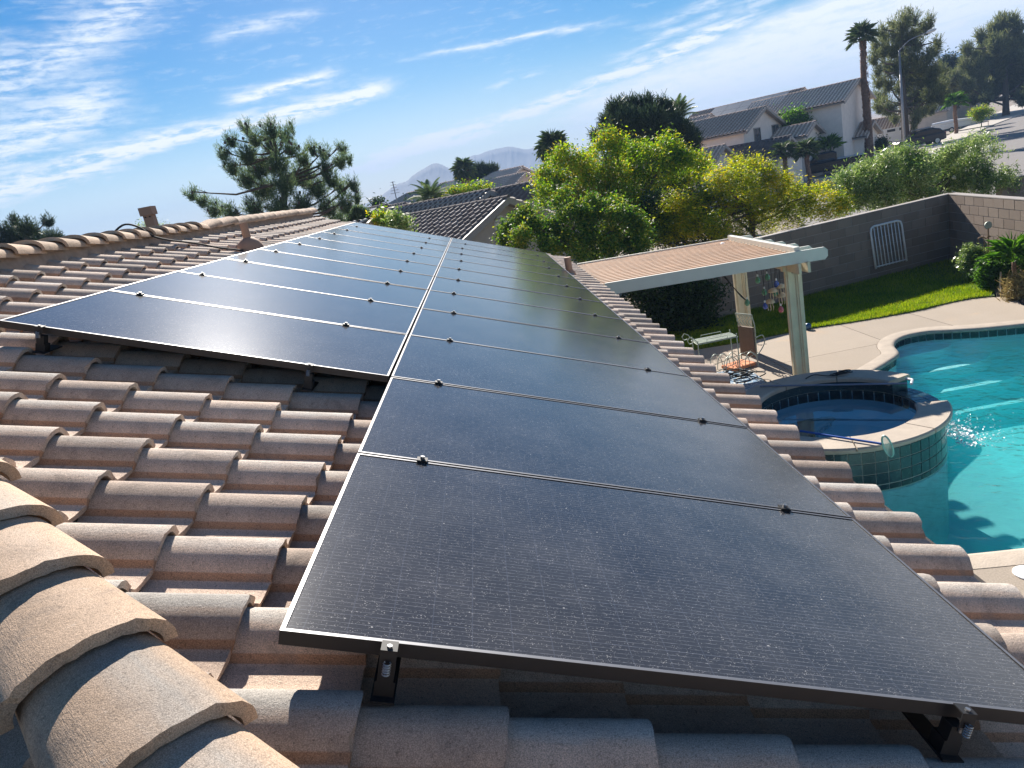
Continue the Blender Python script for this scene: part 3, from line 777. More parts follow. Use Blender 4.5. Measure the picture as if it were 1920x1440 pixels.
vs = [(p[0], p[1], -0.08) for p in lp0]+[(p[0], p[1], -1.15) for p in lp1]+[(p[0], p[1], DEEP) for p in lp2]
fs = [(i, (i+1) % n, n+(i+1) % n, n+i) for i in range(n)]+[(n+i, n+(i+1) % n, 2*n+(i+1) % n, 2*n+i) for i in range(n)]
mb.add(vs, fs)
me = mb.mesh('basin', True); b = bmesh.new(); b.from_mesh(me); b.verts.ensure_lookup_table()
es = [b.edges.get((b.verts[2*n+i], b.verts[2*n+(i+1) % n])) for i in range(n)]
bmesh.ops.triangle_fill(b, use_beauty=True, edges=[e for e in es if e]); b.to_mesh(me); b.free()
me.materials.append(M_PLAST); pset(link('basin', me))
# entry steps in the north bay: curved treads going down to the east and south
bay = (8.35, 13.1)
for k, (rad, z) in enumerate([(1.0, -0.30), (1.55, -0.52), (2.1, -0.76), (2.65, -1.0)]):
    arc = []
    for q in range(25):
        a = R_(-115+q*(120/24)); arc.append((bay[0]+math.cos(a)*rad*1.25, bay[1]+math.sin(a)*rad*(1+0.06*math.sin(a*5))))
    poly = [(bay[0]-0.9, bay[1]+0.0)]+arc+[(bay[0]+0.9+rad, bay[1]+0.2)]
    # keep inside the pool by clipping against a convex window
    poly = clip_poly(poly, [(7.75, 8.6), (12.5, 8.6), (12.5, 12.75), (7.75, 12.75)])
    if len(poly) > 2:
        mb = MB(); mb.prism(poly, DEEP-0.05+k*.01, z); o = mb.build('step', M_PLAST)
        # trim what pokes out of the basin wall
        pset(o)
# water body: absorbing volume under a rippled, partly reflecting surface
m, g, out = mat('pool_water')
ob = g.node('ShaderNodeTexCoord').outputs['Object']
h1 = g.noise(ob, 2.2, 3, 0.5, 0.6); h2 = g.noise(ob, 7.0, 3, 0.5, 0.4)
near_fall = g.rng(g.node('ShaderNodeVectorMath', operation='DISTANCE').outputs['Value'], 0, 1)
vd = g.n[-1]
nv = None
for nd in g.n:
    if nd.bl_idname == 'ShaderNodeVectorMath': nv = nd
g.put(nv.inputs[0], ob); nv.inputs[1].default_value = (7.2, 7.9, -0.1)
turb = g.rng(nv.outputs['Value'], 0.4, 4.2, 1.0, 0.2)
h = g.m('MULTIPLY', g.m('ADD', h1, g.m('MULTIPLY', h2, 0.55)), g.m('ADD', turb, 0.25))
nrm = g.bump(h, 0.85, 0.07)
tr = g.node('ShaderNodeBsdfTransparent'); tr.inputs[0].default_value = (0.86, 0.96, 0.97, 1)
gl = g.node('ShaderNodeBsdfGlossy'); gl.inputs['Roughness'].default_value = 0.03; g.l.new(nrm, gl.inputs['Normal'])
mx = g.node('ShaderNodeMixShader'); g.put(mx.inputs[0], schlick(g, nrm)); g.l.new(tr.outputs[0], mx.inputs[1]); g.l.new(gl.outputs[0], mx.inputs[2])
g.l.new(mx.outputs[0], out.inputs[0])
va = g.node('ShaderNodeVolumeAbsorption'); va.inputs['Color'].default_value = (0.06, 0.93, 0.95, 1); va.inputs['Density'].default_value = 0.50
vsc = g.node('ShaderNodeVolumeScatter'); vsc.inputs['Color'].default_value = (0.02, 0.90, 0.95, 1); vsc.inputs['Density'].default_value = 0.25
ads = g.node('ShaderNodeAddShader'); g.l.new(va.outputs[0], ads.inputs[0]); g.l.new(vsc.outputs[0], ads.inputs[1]); g.l.new(ads.outputs[0], out.inputs[1]); M_WATER = m
def water_body(name, loop, ztop, zbot, m, parent=None):
    b = bmesh.new(); n = len(loop)
    top = [b.verts.new((p[0], p[1], ztop)) for p in loop]; bot = [b.verts.new((p[0], p[1], zbot)) for p in loop]
    et = [b.edges.new((top[i], top[(i+1) % n])) for i in range(n)]; eb = [b.edges.new((bot[i], bot[(i+1) % n])) for i in range(n)]
    for i in range(n): b.faces.new((bot[i], bot[(i+1) % n], top[(i+1) % n], top[i]))
    bmesh.ops.triangle_fill(b, use_beauty=True, edges=et); bmesh.ops.triangle_fill(b, use_beauty=True, edges=eb)
    bmesh.ops.recalc_face_normals(b, faces=b.faces)
    me = bpy.data.meshes.new(name); b.to_mesh(me); b.free(); return link(name, me, m)
wt = water_body('water', offset(POOLS, 0.05), -0.135, DEEP-0.3, M_WATER); pset(wt)

# ---- raised spa
SC = (4.92, 8.20); SR, SI = 1.36, 1.06
spa = empty('spa', (SC[0], SC[1], 0), 'round raised spa faced with dark square tiles at the pool edge', 'spa')
def ring(mb, r0, r1, z0, z1, a0, a1, n=36, chamfer=0.02):
    full = abs(a1-a0) >= 359.9; vs = []; fs = []
    N = n if full else n+1
    prof = [(r0, z0), (r0, z1-chamfer), (r0+chamfer, z1), (r1-chamfer, z1), (r1, z1-chamfer), (r1, z0)]
    for i in range(N):
        a = R_(a0+(a1-a0)*i/n)
        for r, z in prof: vs.append((r*math.cos(a), r*math.sin(a), z))
    K = len(prof)
    for i in range(n):
        j = (i+1) % N
        for k in range(K): fs.append((i*K+k, i*K+(k+1) % K, j*K+(k+1) % K, j*K+k)[::-1])
    if not full:
        fs.append(tuple(range(K))); fs.append(tuple(n*K+k for k in range(K))[::-1])
    mb.add(vs, fs)
mb = MB(); ring(mb, SI+0.01, SR-0.03, -0.15, 0.44, 0, 360, 60); mb.build('shell', M_GROUT, spa)
mb = MB(); ring(mb, SI+0.01, SR-0.031, -1.4, -0.152, 0, 360, 60); mb.build('shell_base', simple('submerged_plaster', (0.30, 0.52, 0.55), 0.8), spa)
# square tiles on the outer face: three rows of large tiles over one row of small ones
BT = MB()
def curved_tile(r, da, z0, z1, th=0.008):
    mb = MB(); vs = []
    for k in range(3):
        a = -da/2+da*k/2
        for (rr, z) in ((r, z0), (r+th, z0+.003), (r+th, z1-.003), (r, z1)): vs.append((rr*math.cos(a), rr*math.sin(a), z))
    fs = []
    for k in range(2):
        for q in range(3): fs.append((k*4+q, (k+1)*4+q, (k+1)*4+q+1, k*4+q+1))
    fs.append((0, 1, 2, 3)); fs.append((11, 10, 9, 8)); mb.add(vs, fs); me = mb.mesh('spa_tile'); me.materials.append(M_WTILE); return me
nt = 54; da = 2*math.pi/nt
big = [curved_tile(SR-0.03, da*0.93, z0, z0+0.145) for z0 in (-0.055, 0.097, 0.249)]
small = curved_tile(SR-0.03, da*0.93, -0.135, -0.068)
for i in range(nt):
    a = i*da; deg = math.degrees(a) % 360
    if 20 < deg < 165: continue
    for me in big+[small]:
        o = bpy.data.objects.new('spa_tile', me); COL.objects.link(o); o.parent = spa; o.rotation_euler = (0, 0, a)
# inner lining, floor, waterline tiles inside
mb = MB(); mb.lathe([(SI, 0.40), (SI, -0.15), (SI-.28, -0.16), (SI-.30, -0.55), (0.0, -0.60)], 48); mb.build('lining', M_PLAST, spa, True)
inn = MB()
for i in range(42):
    a0, a1 = 2*math.pi*(i+.04)/42, 2*math.pi*(i+.96)/42; rr = SI-0.006
    inn.add([(rr*math.cos(a0), rr*math.sin(a0), 0.28), (rr*math.cos(a1), rr*math.sin(a1), 0.28), (rr*math.cos(a1), rr*math.sin(a1), 0.425), (rr*math.cos(a0), rr*math.sin(a0), 0.425)], [(3, 2, 1, 0)])
inn.build('inner_waterline_tile', M_WTILE, spa)['kind'] = 'stuff'
# low front coping stones with joints, the spillway, and the raised back coping
for a0, a1 in ((-18, -62), (-62, -106), (-106, -150), (-150, -196)):
    mb = MB(); ring(mb, SI-0.06, SR+0.05, 0.445, 0.50, a0-.35, a1+.35, 14, 0.02); o = mb.build('coping_stone', M_COPE, spa)
for a0, a1 in ((18, 62), (62, 106), (106, 150), (150, 164)):
    mb = MB(); ring(mb, SI-0.06, SR+0.05, 0.575, 0.64, a0+.35, a1-.35, 14, 0.02); o = mb.build('coping_stone', M_COPE, spa)
mb = MB(); ring(mb, SI+0.0, SR-0.02, 0.43, 0.574, 18, 164, 40, 0.002); mb.build('raised_rim', M_WTILE, spa)
for q in range(6):
    a0, a1 = R_(-17+q*5.8), R_(-17+q*5.8+5.3); mb = MB()
    for (ra, rb) in ((SI, SI+.16), (SI+.17, SR-.01)):
        vs = [(r*math.cos(a), r*math.sin(a), z) for z in (0.436, 0.448) for (r, a) in ((ra, a0), (rb, a0), (rb, a1), (ra, a1))]
        mb.add(vs, [(4, 5, 6, 7), (0, 1, 5, 4), (1, 2, 6, 5), (2, 3, 7, 6), (3, 0, 4, 7)])
    mb.build('spillway_tile', M_WTILE, spa)
m, g, out = mat('spa_water')
ob = g.node('ShaderNodeTexCoord').outputs['Object']
nrm = g.bump(g.noise(ob, 3.0, 2), 0.06, 0.03)
tr = g.node('ShaderNodeBsdfTransparent'); tr.inputs[0].default_value = (0.48, 0.68, 0.78, 1)
gl = g.node('ShaderNodeBsdfGlossy'); gl.inputs['Roughness'].default_value = 0.02; g.l.new(nrm, gl.inputs['Normal'])
mx = g.node('ShaderNodeMixShader'); g.put(mx.inputs[0], schlick(g, nrm, 0.05)); g.l.new(tr.outputs[0], mx.inputs[1]); g.l.new(gl.outputs[0], mx.inputs[2]); g.l.new(mx.outputs[0], out.inputs[0]); M_SPAW = m
mb = MB(); N_ = 48; mb.add([(0, 0, 0.385)]+[((SI-.002)*math.cos(2*math.pi*i/N_), (SI-.002)*math.sin(2*math.pi*i/N_), 0.385) for i in range(N_)], [(0, i+1, (i+1) % N_+1) for i in range(N_)]); mb.build('spa_water', M_SPAW, spa)
# falling sheet and splash
m, g, out = mat('foam')
ob = g.node('ShaderNodeTexCoord').outputs['Object']
b_ = prin(g, None, (0.82, 0.88, 0.88), 0.35); trn = g.node('ShaderNodeBsdfTransparent'); mx = g.node('ShaderNodeMixShader')
g.put(mx.inputs[0], g.rng(g.noise(g.mapv(ob, (1, 1, 0.25)), 14, 4, 0.7), 0.47, 0.62, 0.05, 0.65)); g.l.new(trn.outputs[0], mx.inputs[1]); g.l.new(b_.outputs[0], mx.inputs[2]); g.l.new(mx.outputs[0], out.inputs[0]); M_FALL = m
mb = MB(); vs = []; fs = []
for i in range(13):
    a = R_(-16+i*2.6)
    for k in range(7):
        t_ = k/6; r = SR-0.02+0.02*k+0.14*t_*t_; vs.append(((r+.01*math.sin(i*2.1+k))*math.cos(a), (r)*math.sin(a), 0.44-0.585*t_*t_-0.0*t_))
for i in range(12):
    for k in range(6): a_ = i*7+k; fs.append((a_, a_+7, a_+8, a_+1))
mb.add(vs, fs); tag(mb.build('water_fall', M_FALL, None, True), 'thin sheet of water spilling from the spa into the pool', 'waterfall').location = (SC[0], SC[1], 0)
M_FOAM = simple('foam_white', (0.85, 0.90, 0.90), 0.4)
rf = random.Random(3); mb = MB()
for k in range(650):
    a = R_(rf.uniform(-24, 22)); r = SR+0.12+abs(rf.gauss(0, 0.38)); s_ = rf.uniform(0.006, 0.028)*(1 if r < SR+.45 else .55)
    c = Vector((SC[0]+r*math.cos(a), SC[1]+r*math.sin(a), -0.135+rf.uniform(-0.002, 0.05)*max(0, 1.0-(r-SR))))
    d_ = [Vector((rf.gauss(0, 1), rf.gauss(0, 1), rf.gauss(0, .4))).normalized()*s_*rf.uniform(.6, 1.7) for _ in range(4)]
    mb.add([c+d for d in d_], [(0, 1, 2), (0, 2, 3), (0, 3, 1), (1, 3, 2)])
tag(mb.build('splash_foam', M_FOAM), kind='stuff')

# ================================================================ BACKYARD WALLS
WC = Vector((13.43, 18.85, 0)); WD1 = Vector((-0.975, -0.2225, 0)).normalized(); WD2 = Vector((-0.153, -0.988, 0)).normalized()
m, g, out = mat('block_concrete')
ob = g.node('ShaderNodeTexCoord').outputs['Object']; oi = g.node('ShaderNodeObjectInfo').outputs['Random']
c = g.mix(oi, (0.23, 0.175, 0.135), (0.33, 0.26, 0.205)); c = g.mix(g.m('MULTIPLY', g.noise(ob, 5, 4, .7), 0.6), c, (0.20, 0.165, 0.145))
prin(g, out, c, 0.95, 0, g.bump(g.noise(ob, 60, 4, 0.7), 0.6, 0.01), 0.2); M_BLOCK = m
M_JOINT = simple('mortar_joint', (0.34, 0.30, 0.26), 0.95)
BH, BLN, BT_ = 0.235, 0.47, 0.20
bm_ = MB(); bm_.box((0, 0, 0), (BLN-0.018, BT_, BH-0.018)); BLK = bm_.mesh('block'); BLK.materials.append(M_BLOCK)
hm_ = MB(); hm_.box((0, 0, 0), (BLN/2-0.018, BT_, BH-0.018)); HBLK = hm_.mesh('block'); HBLK.materials.append(M_BLOCK)
def block_wall(name, label, base, d, length, top, rows, group=None):
    t = empty(name, base, label, 'wall', group)
    ang = math.atan2(d.y, d.x)
    co = MB(); co.box((length/2, 0, top/2-0.15), (length-.02, BT_-0.02, top+0.3-0.02)); c_ = co.build('mortar_core', M_JOINT, t); c_.rotation_euler = (0, 0, ang)
    for r in range(rows):
        z = top-BH/2-r*BH; off = (r % 2)*0.5*BLN; x = -off
        while x < length:
            me, wd_ = BLK, BLN
            cx = x+BLN/2
            if x < 0: me = HBLK; cx = BLN/4; 
            if x+BLN <= length+0.01 or x < 0:
                o = bpy.data.objects.new('block', me); COL.objects.link(o); o.parent = t
                o.location = (d.x*cx+rndt.uniform(-.003, .003), d.y*cx+rndt.uniform(-.003, .003), z); o.rotation_euler = (0, 0, ang)
            x += BLN
    cp = MB(); cp.box((length/2, 0, top+0.012), (length, BT_+0.01, 0.022)); c_ = cp.build('wall_cap', M_TRIM, t); c_.rotation_euler = (0, 0, ang)
    return t
block_wall('block_wall', 'shaded brown block wall behind the lawn with the white rack leaning on it', WC, WD1, 9.4, 1.79, 8)
block_wall('block_wall', 'sunlit brown block wall on the right with a slanting shadow edge', WC+WD2*0.11-WD1*0.0, WD2, 9.4, 1.79, 8)
block_wall('block_wall', 'low brown wall stub beyond the yard corner at the right edge', WC+Vector((3.2, 2.6, 0)), Vector((0.97, 0.24, 0)).normalized(), 3.76, 1.55, 4)

# ---- lawn
wn = Vector((WD1.y, -WD1.x, 0))   # towards the yard is -Y
def lawn_lo(x):
    for a, b in zip(LE[:-1], LE[1:]):
        if a[0] <= x < b[0]: return a[1]+(b[1]-a[1])*(x-a[0])/(b[0]-a[0])
    return 14.3
def wall_y(x): return WC.y+(x-WC.x)*(WD1.y/WD1.x)-0.12
m, g, out = mat('lawn_soil'); ob = g.node('ShaderNodeTexCoord').outputs['Object']
prin(g, out, g.mix(g.noise(ob, 5, 4), (0.045, 0.075, 0.015), (0.09, 0.13, 0.025)), 0.95); M_LSOIL = m
lp = [(2.0, lawn_lo(2.0))]+[p for p in LE if 2.0 < p[0] < 11.35 and p[1] > 13.9]+[(11.9, 15.0), (12.75, 15.3), (13.2, wall_y(13.2)), (2.0, wall_y(2.0))]
mb = MB(); mb.prism(lp, -0.15, 0.02); o = mb.build('lawn', M_LSOIL); o['kind'] = 'structure'
rs = np.random.RandomState(5)
NB = 120000
gx = rs.uniform(2.0, 13.1, NB); lo = np.interp(gx, [p[0] for p in LE[:40]], [p[1] for p in LE[:40]]); lo = np.array([lawn_lo(x) for x in np.linspace(2, 13.1, 400)])[((gx-2)/11.1*399).astype(int)]
hi = WC.y+(gx-WC.x)*(WD1.y/WD1.x)-0.12
gy = lo+(hi-lo)*rs.uniform(-0.012, 1, NB)**1.25
ok = ~((gx > 11.1) & (gy < 15.1-(gx-11.1)*0.05) & (gy < 14.0+(gx-11.1)*0.9))
gx, gy = gx[ok], gy[ok]; NB = len(gx)
def blades(gx, gy, z0, h0, h1, wd, rs, lean=0.5):
    n = len(gx); a = rs.uniform(0, 2*np.pi, n); h = rs.uniform(h0, h1, n); la = rs.uniform(0, 2*np.pi, n); l = rs.uniform(0, lean, n)*h
    z = np.full(n, z0)
    p0 = np.stack([gx-np.cos(a)*wd, gy-np.sin(a)*wd, z], 1); p1 = np.stack([gx+np.cos(a)*wd, gy+np.sin(a)*wd, z], 1)
    p2 = np.stack([gx+np.cos(la)*l, gy+np.sin(la)*l, z+h], 1)
    return np.stack([p0, p1, p2], 1).reshape(-1, 3), np.arange(3*n).reshape(-1, 3)
clump_ = 0.75+0.5*np.sin(gx*3.1+np.sin(gy*4.0)*1.5)*np.cos(gy*3.7)
V_, F_ = blades(gx, gy, 0.0, 0.045, 0.095, 0.007, rs, 0.9)
V_[:, 2] *= np.repeat(0.8+0.35*clump_, 3)
o = link('lawn_grass', np_mesh('lawn_grass', V_, F_, 3), L_GRASS); o['kind'] = 'stuff'
# planting bed
m, g, out = mat('bed_soil'); ob = g.node('ShaderNodeTexCoord').outputs['Object']
prin(g, out, g.mix(g.noise(ob, 14, 5, .7), (0.10, 0.075, 0.055), (0.26, 0.20, 0.15)), 0.95, 0, g.bump(g.noise(ob, 25, 4), 0.8, 0.03)); M_BED = m
mb = MB(); mb.prism([(11.2, 12.9), (12.8, 12.52), (15.4, 11.6), (15.6, 15), (13.3, 18.2), (12.75, 15.35), (11.9, 15.05), (11.38, 14.1), (11.45, 13.6)], -0.15, 0.035); o = mb.build('planting_bed', M_BED); o['kind'] = 'structure'

# ---- white tubular rack leaning on the wall
def onwall(sx, z, off): # sx along the wall from the corner
    p = WC+WD1*sx+Vector((0.2225, -0.975, 0))*off; return Vector((p.x, p.y, z))
t = empty('tubular_rack', onwall(2.4, 0, 0.3), 'white tubular bed rail with vertical bars leaning on the shaded wall', 'rack')
ra, rb = 2.75, 1.75
zt, zb_ = 1.42, 0.30
mb = MB()
def rk(s, z): return onwall(s, z, 0.12+0.12*(zt-z))-t.location
L_, R2 = ra, rb
path = [rk(L_, zb_), rk(L_, zt-.14), rk(L_-0.03, zt-.04), rk(L_-.12, zt), rk(R2+.12, zt), rk(R2+0.03, zt-.04), rk(R2, zt-.14), rk(R2, zb_)]
mb.tube(path, 0.028, 8); mb.build('rail_frame', M_WHITE, t, True)
for k in range(8):
    s_ = L_+(R2-L_)*(k+1)/9; mb = MB(); mb.tube([rk(s_, zb_+.02), rk(s_, zt-.02)], 0.014, 6); mb.build('bar', M_WHITE, t, True)
mb = MB(); mb.tube([rk(L_, zb_+.05), rk(R2, zb_+.05)], 0.02, 6); mb.build('lower_rail', M_WHITE, t, True)

# ---- patio cover
PC = empty('patio_cover', (4.3, 12.6, 0), 'cream patio cover with tan roof panels, white beams and two double posts', 'patio cover')
def pc(o): o.parent = PC; o.matrix_parent_inverse = Matrix.Translation((-4.3, -12.6, 0)); return o
SL = -0.030
def pz(x): return 2.50+SL*(x-2.3)
Y0_, Y1_ = 10.45, 13.72
def beamX(y, x0, x1, zt_off, h, th, name, m, tip=False):
    z0a, z1a = pz(x0)+zt_off, pz(x1)+zt_off
    prof = [(x0, z0a-h), (x1-(0.05 if tip else 0), z1a-h)]+([(x1, z1a-h+0.05)] if tip else [])+[(x1, z1a-.05 if tip else z1a)]+([(x1-0.05, z1a)] if tip else [])+[(x0, z0a)]
    mb = MB(); n = len(prof); vs = [(x, y-th/2, z) for x, z in prof]+[(x, y+th/2, z) for x, z in prof]
    mb.add(vs, [tuple(range(n)), tuple(range(n, 2*n))[::-1]]+[(i+n, (i+1) % n+n, (i+1) % n, i) for i in range(n)]); return pc(mb.build(name, m))
beamX(Y0_, 2.36, 6.02, 0.02, 0.20, 0.05, 'fascia_beam', M_PATIO, True)
beamX(Y1_, 2.36, 6.02, 0.02, 0.20, 0.05, 'fascia_beam', M_PATIO, True)
for k in range(1, 6):
    beamX(Y0_+(Y1_-Y0_)*k/6, 5.58, 6.02, 0.0, 0.17, 0.05, 'rafter_tail', M_PATIO, True)
mb = MB(); mb.box((5.54, (Y0_+Y1_)/2, pz(5.54)+0.015), (0.09, Y1_-Y0_-0.056, 0.13)); pc(mb.build('end_gutter', M_PATIO))
npan = 6; pw_ = (Y1_-Y0_-0.06)/npan
for k in range(npan):
    ya = Y0_+0.03+k*pw_; mb = MB(); prof = []
    for q in range(3):
        b0 = ya+q*pw_/3
        prof += [(b0+.002, 0.0), (b0+pw_/3*0.74, 0.0), (b0+pw_/3*0.77, 0.050), (b0+pw_/3*0.97, 0.050)]
    prof.append((ya+pw_-0.004, 0.0))
    vs = []
    for (x) in (2.34, 5.49):
        for y, z in prof: vs.append((x, y, pz(x)-0.055+z))
        for y, z in prof: vs.append((x, y, pz(x)-0.06+z-.012))
    n = len(prof); fs = []
    for i in range(n-1): fs.append((i, 2*n+i, 2*n+i+1, i+1)); fs.append((n+i+1, 3*n+i+1, 3*n+i, n+i))
    for i in range(n-1): fs.append((2*n+i, 3*n+i, 3*n+i+1, 2*n+i+1))
    mb.add(vs, fs); pc(mb.build('roof_pan', M_PANEL_TAN))
mb = MB()
for dx in (-0.075, 0.075): mb.box((5.60+dx, (Y0_+Y1_)/2, 2.14), (0.045, Y1_-Y0_+0.15, 0.17))
pc(mb.build('header_beam', M_PATIOP))
for yy in (10.90, 13.55):
    mb = MB()
    for dx in (-0.085, 0.085):
        mb.box((5.61+dx, yy, 1.03), (0.105, 0.075, 2.06)); mb.box((5.61+dx, yy-0.045, 1.03), (0.045, 0.02, 2.06)); mb.box((5.61+dx, yy+0.045, 1.03), (0.045, 0.02, 2.06))
    mb.box((5.61, yy, 1.0), (0.065, 0.04, 1.98)); mb.box((5.61, yy, 2.10), (0.36, 0.10, 0.09)); pc(mb.build('post', M_PATIOP))
mb = MB(); mb.lathe([(0.05, 0), (0.045, 0.03), (0.0, 0.045)], 10, (5.25, 13.3, pz(5.25)-0.03)); tag(mb.build('roof_light', M_WHITE), 'small round white fixture on the tan patio roof by its far end', 'fixture')

# ---- hanging mobile
M_GREENG = simple('green_glass', (0.10, 0.26, 0.16), 0.15); M_BLUEG = simple('blue_glass', (0.06, 0.10, 0.36), 0.15); M_PINKG = simple('pink_glass', (0.42, 0.10, 0.13), 0.15); M_SHELL = simple('shell', (0.55, 0.42, 0.28), 0.7)
def bulb(x, y, z, m, lab, r=0.05):
    t = empty('hanging_bulb', (x, y, z), lab, 'glass bulb', 'glass bulbs hanging from the patio beam')
    mb = MB(); mb.lathe([(0.0, -r*1.25), (r*.6, -r*1.1), (r, -r*.3), (r*.85, r*.5), (r*.35, r*1.2), (r*.3, r*1.5)], 12); mb.build('bulb_glass', m, t, True)
    mb = MB(); mb.lathe([(r*.36, r*1.4), (r*.36, r*2.1), (0, r*2.2)], 8); mb.build('bulb_cap', M_WHITE, t)
    mb = MB(); mb.tube([(0, 0, r*2.1), (rndt.uniform(-.05, .05), 0, 2.05-z)], 0.004, 4); mb.build('string', M_BLACK, t)
def jelly(x, y, z, lab, r=0.085):
    t = empty('hanging_jellyfish', (x, y, z), lab, 'shell ornament', 'shell jellyfish hanging from the patio beam')
    mb = MB(); mb.lathe([(r, -0.02), (r*1.02, 0), (r*.8, 0.035), (r*.3, 0.055), (0, 0.06)], 12); mb.build('cap_shell', M_SHELL, t, True)
    mb = MB()
    for k in range(6):
        a = k*1.05; mb.tube([(r*.5*math.cos(a), r*.5*math.sin(a), -.01), (r*.7*math.cos(a+.3), r*.7*math.sin(a+.3), -0.09), (r*.6*math.cos(a), r*.6*math.sin(a), -0.16)], 0.006, 4)
    mb.build('tentacles', M_SHELL, t)
    mb = MB(); mb.tube([(0, 0, .05), (0, 0, 2.05-z)], 0.004, 4); mb.build('string', M_BLACK, t)
for (x, y, z, mm, lab) in [(5.41, 12, 1.78, M_GREENG, 'green glass bulb hanging highest, toward the far post'), (5.53, 12.05, 1.52, M_GREENG, 'green glass bulb hanging at mid height left of the shells'), (5.63, 12.1, 1.78, M_GREENG, 'dark green glass bulb hanging near the near post'),
        (5.75, 12, 1.64, M_BLUEG, 'deep blue glass bulb hanging beside the near post'), (5.72, 12.03, 1.47, M_GREENG, 'green glass bulb between two shell ornaments'), (5.50, 12, 1.27, M_BLUEG, 'pale blue glass bulb hanging lowest on the left'),
        (5.79, 12, 1.15, M_PINKG, 'pink glass bulb hanging lowest on the right'), (5.17, 12, 1.40, M_GREENG, 'green glass bulb hanging beside the far post')]:
    bulb(x, y, z, mm, lab)
for (x, y, z, lab) in [(5.66, 11.98, 1.53, 'shell jellyfish hanging left of the upper green bulb'), (5.82, 12.0, 1.58, 'shell jellyfish hanging close to the near post, upper'), (5.83, 12.02, 1.40, 'shell jellyfish close to the near post, lower'), (5.60, 12.0, 1.33, 'shell jellyfish hanging above the lowest bulbs')]:
    jelly(x, y, z, lab)
mb = MB()
for k in range(4):
    x = 5.08+0.03*k; mb.tube([(x-.1, 13.3, 2.02), (x-0.02, 12.6, 1.75-.05*k), (x+.03, 12.1, 1.5-.03*k)], 0.009, 5)
tag(mb.build('cable_bundle', M_BLACK), 'dark cables hanging in a bundle beside the far patio post', 'cable')

# ---- things on the patio
M_TEAL = simple('pale_green_metal', (0.36, 0.42, 0.37), 0.5, 0.2); M_SLING = simple('brown_sling', (0.16, 0.125, 0.10), 0.9); M_TERRA = simple('orange_cushion', (0.72, 0.28, 0.14), 0.9)
t = empty('wire_cart', (4.60, 12.42, 0), 'pale green metal serving cart with slatted top and curled handles', 'cart')
mb = MB(); mb.box((0, 0, 0.73), (0.80, 0.42, 0.012)); mb.build('tray', M_TEAL, t)
for k in range(9):
    mb = MB(); mb.box((0, -0.18+k*.045, 0.743), (0.78, 0.018, 0.012)); mb.build('slat', M_TEAL, t)
for sx in (-.38, .38):
    for sy in (-.19, .19): mb = MB(); mb.tube([(sx, sy, 0), (sx, sy, 0.80)], 0.011, 6); mb.build('leg', M_TEAL, t)
mb = MB()
for sy in (-.19, .19):
    mb.tube([(-.38, sy, .76), (-.45, sy, .86), (-.52, sy, .90), (-.57, sy, .84), (-.54, sy, .77), (-.47, sy, .78)], 0.009, 5); mb.tube([(-.2, sy, .75), (-.2, sy, .80), (.2, sy, .80), (.2, sy, .75)], 0.007, 5)
mb.build('handle', M_TEAL, t)
t = empty('wire_stand', (4.95, 12.62, 0), 'tangle of bent wire plant stands lying on the deck', 'wire stand')
mb = MB()
for k in range(8):
    a = k*0.8; x = rndt.uniform(-.45, .35); y = rndt.uniform(-.2, .25)
    mb.tube(catmull([(x, y, 0.02), (x+.05, y+.03, .22), (x+.15, y+.05, .30), (x+.24, y, .2), (x+.25, y-.04, .02)], 4), 0.008, 5)
mb.tube([(-.5, -.2, .03), (.45, -.15, .25), (.5, .2, .25), (-.4, .25, .05)], 0.008, 5); mb.build('wire_loops', M_TEAL, t)
t = empty('folding_chair', (5.42, 12.95, 0), 'folded patio chair with brown sling standing upright by the far post', 'chair'); t.rotation_euler = (0, 0, R_(24))
mb = MB(); mb.box((0, 0, 0.40), (0.05, 0.40, 0.62)); mb.build('sling', M_SLING, t)
mb = MB()
for sy in (-.22, .22): mb.tube([(0, sy, 0.0), (0.02, sy, .75), (-.03, sy, .98)], 0.013, 6)
mb.tube([(-.03, -.22, .98), (-.03, .22, .98)], 0.013, 6)
for k in range(5): mb.tube(catmull([(-.02, -.18+k*.08, .75), (-.05, -.14+k*.08, .84), (0, -.18+k*.08, .9), (-.03, -.15+k*.08, .96)], 3), 0.008, 4)
mb.tube(catmull([(0.0, -.24, .5), (.16, -.26, .52), (.22, -.24, .35), (.1, -.23, .2), (0, -.22, .15)], 4), 0.011, 5); mb.build('chair_frame', M_TEAL, t)
mb = MB(); mb.box((0, 0, 0.045), (0.52, 0.44, 0.07)); o = mb.build('seat_cushion', M_TERRA); o.location = (5.08, 12.62, 0); o.rotation_euler = (0, 0, 0.35); bevel(o, .025); tag(o, 'flat orange seat cushion lying on the deck below the brown chair', 'cushion')
m, g, out = mat('patterned_rug'); ob = g.node('ShaderNodeTexCoord').outputs['Object']
v_ = g.voro(ob, 11, 'DISTANCE_TO_EDGE').outputs['Distance']; c = g.mix(g.rng(v_, 0.02, 0.07, 0, 1), (0.62, 0.64, 0.62), (0.16, 0.27, 0.40)); prin(g, out, c, 0.95)
mb = MB(); mb.box((0, 0, 0.008), (1.1, 1.75, 0.012)); o = mb.build('patterned_rug', m); o.location = (4.62, 11.65, 0.0); tag(o, 'blue and white patterned rug on the deck under the roof edge', 'rug')
mb = MB(); rr = random.Random(12)
for k in range(7):
    c0 = Vector((4.93+rr.uniform(-.15, .1), 11.95+rr.uniform(-.35, .3), 0.03)); r0 = rr.uniform(.10, .2)
    mb.tube(catmull([tuple(c0+Vector((math.cos(a+k)*r0*1.3, math.sin(a+k)*r0, .02+.012*k))) for a in (0, 1, 2, 3, 4, 5)], 3), 0.012, 5)
mb.tube(catmull([(4.95, 11.9, .05), (5.1, 11.6, .04), (5.12, 11.3, .04), (5.0, 11.0, .04)], 5), 0.012, 5)
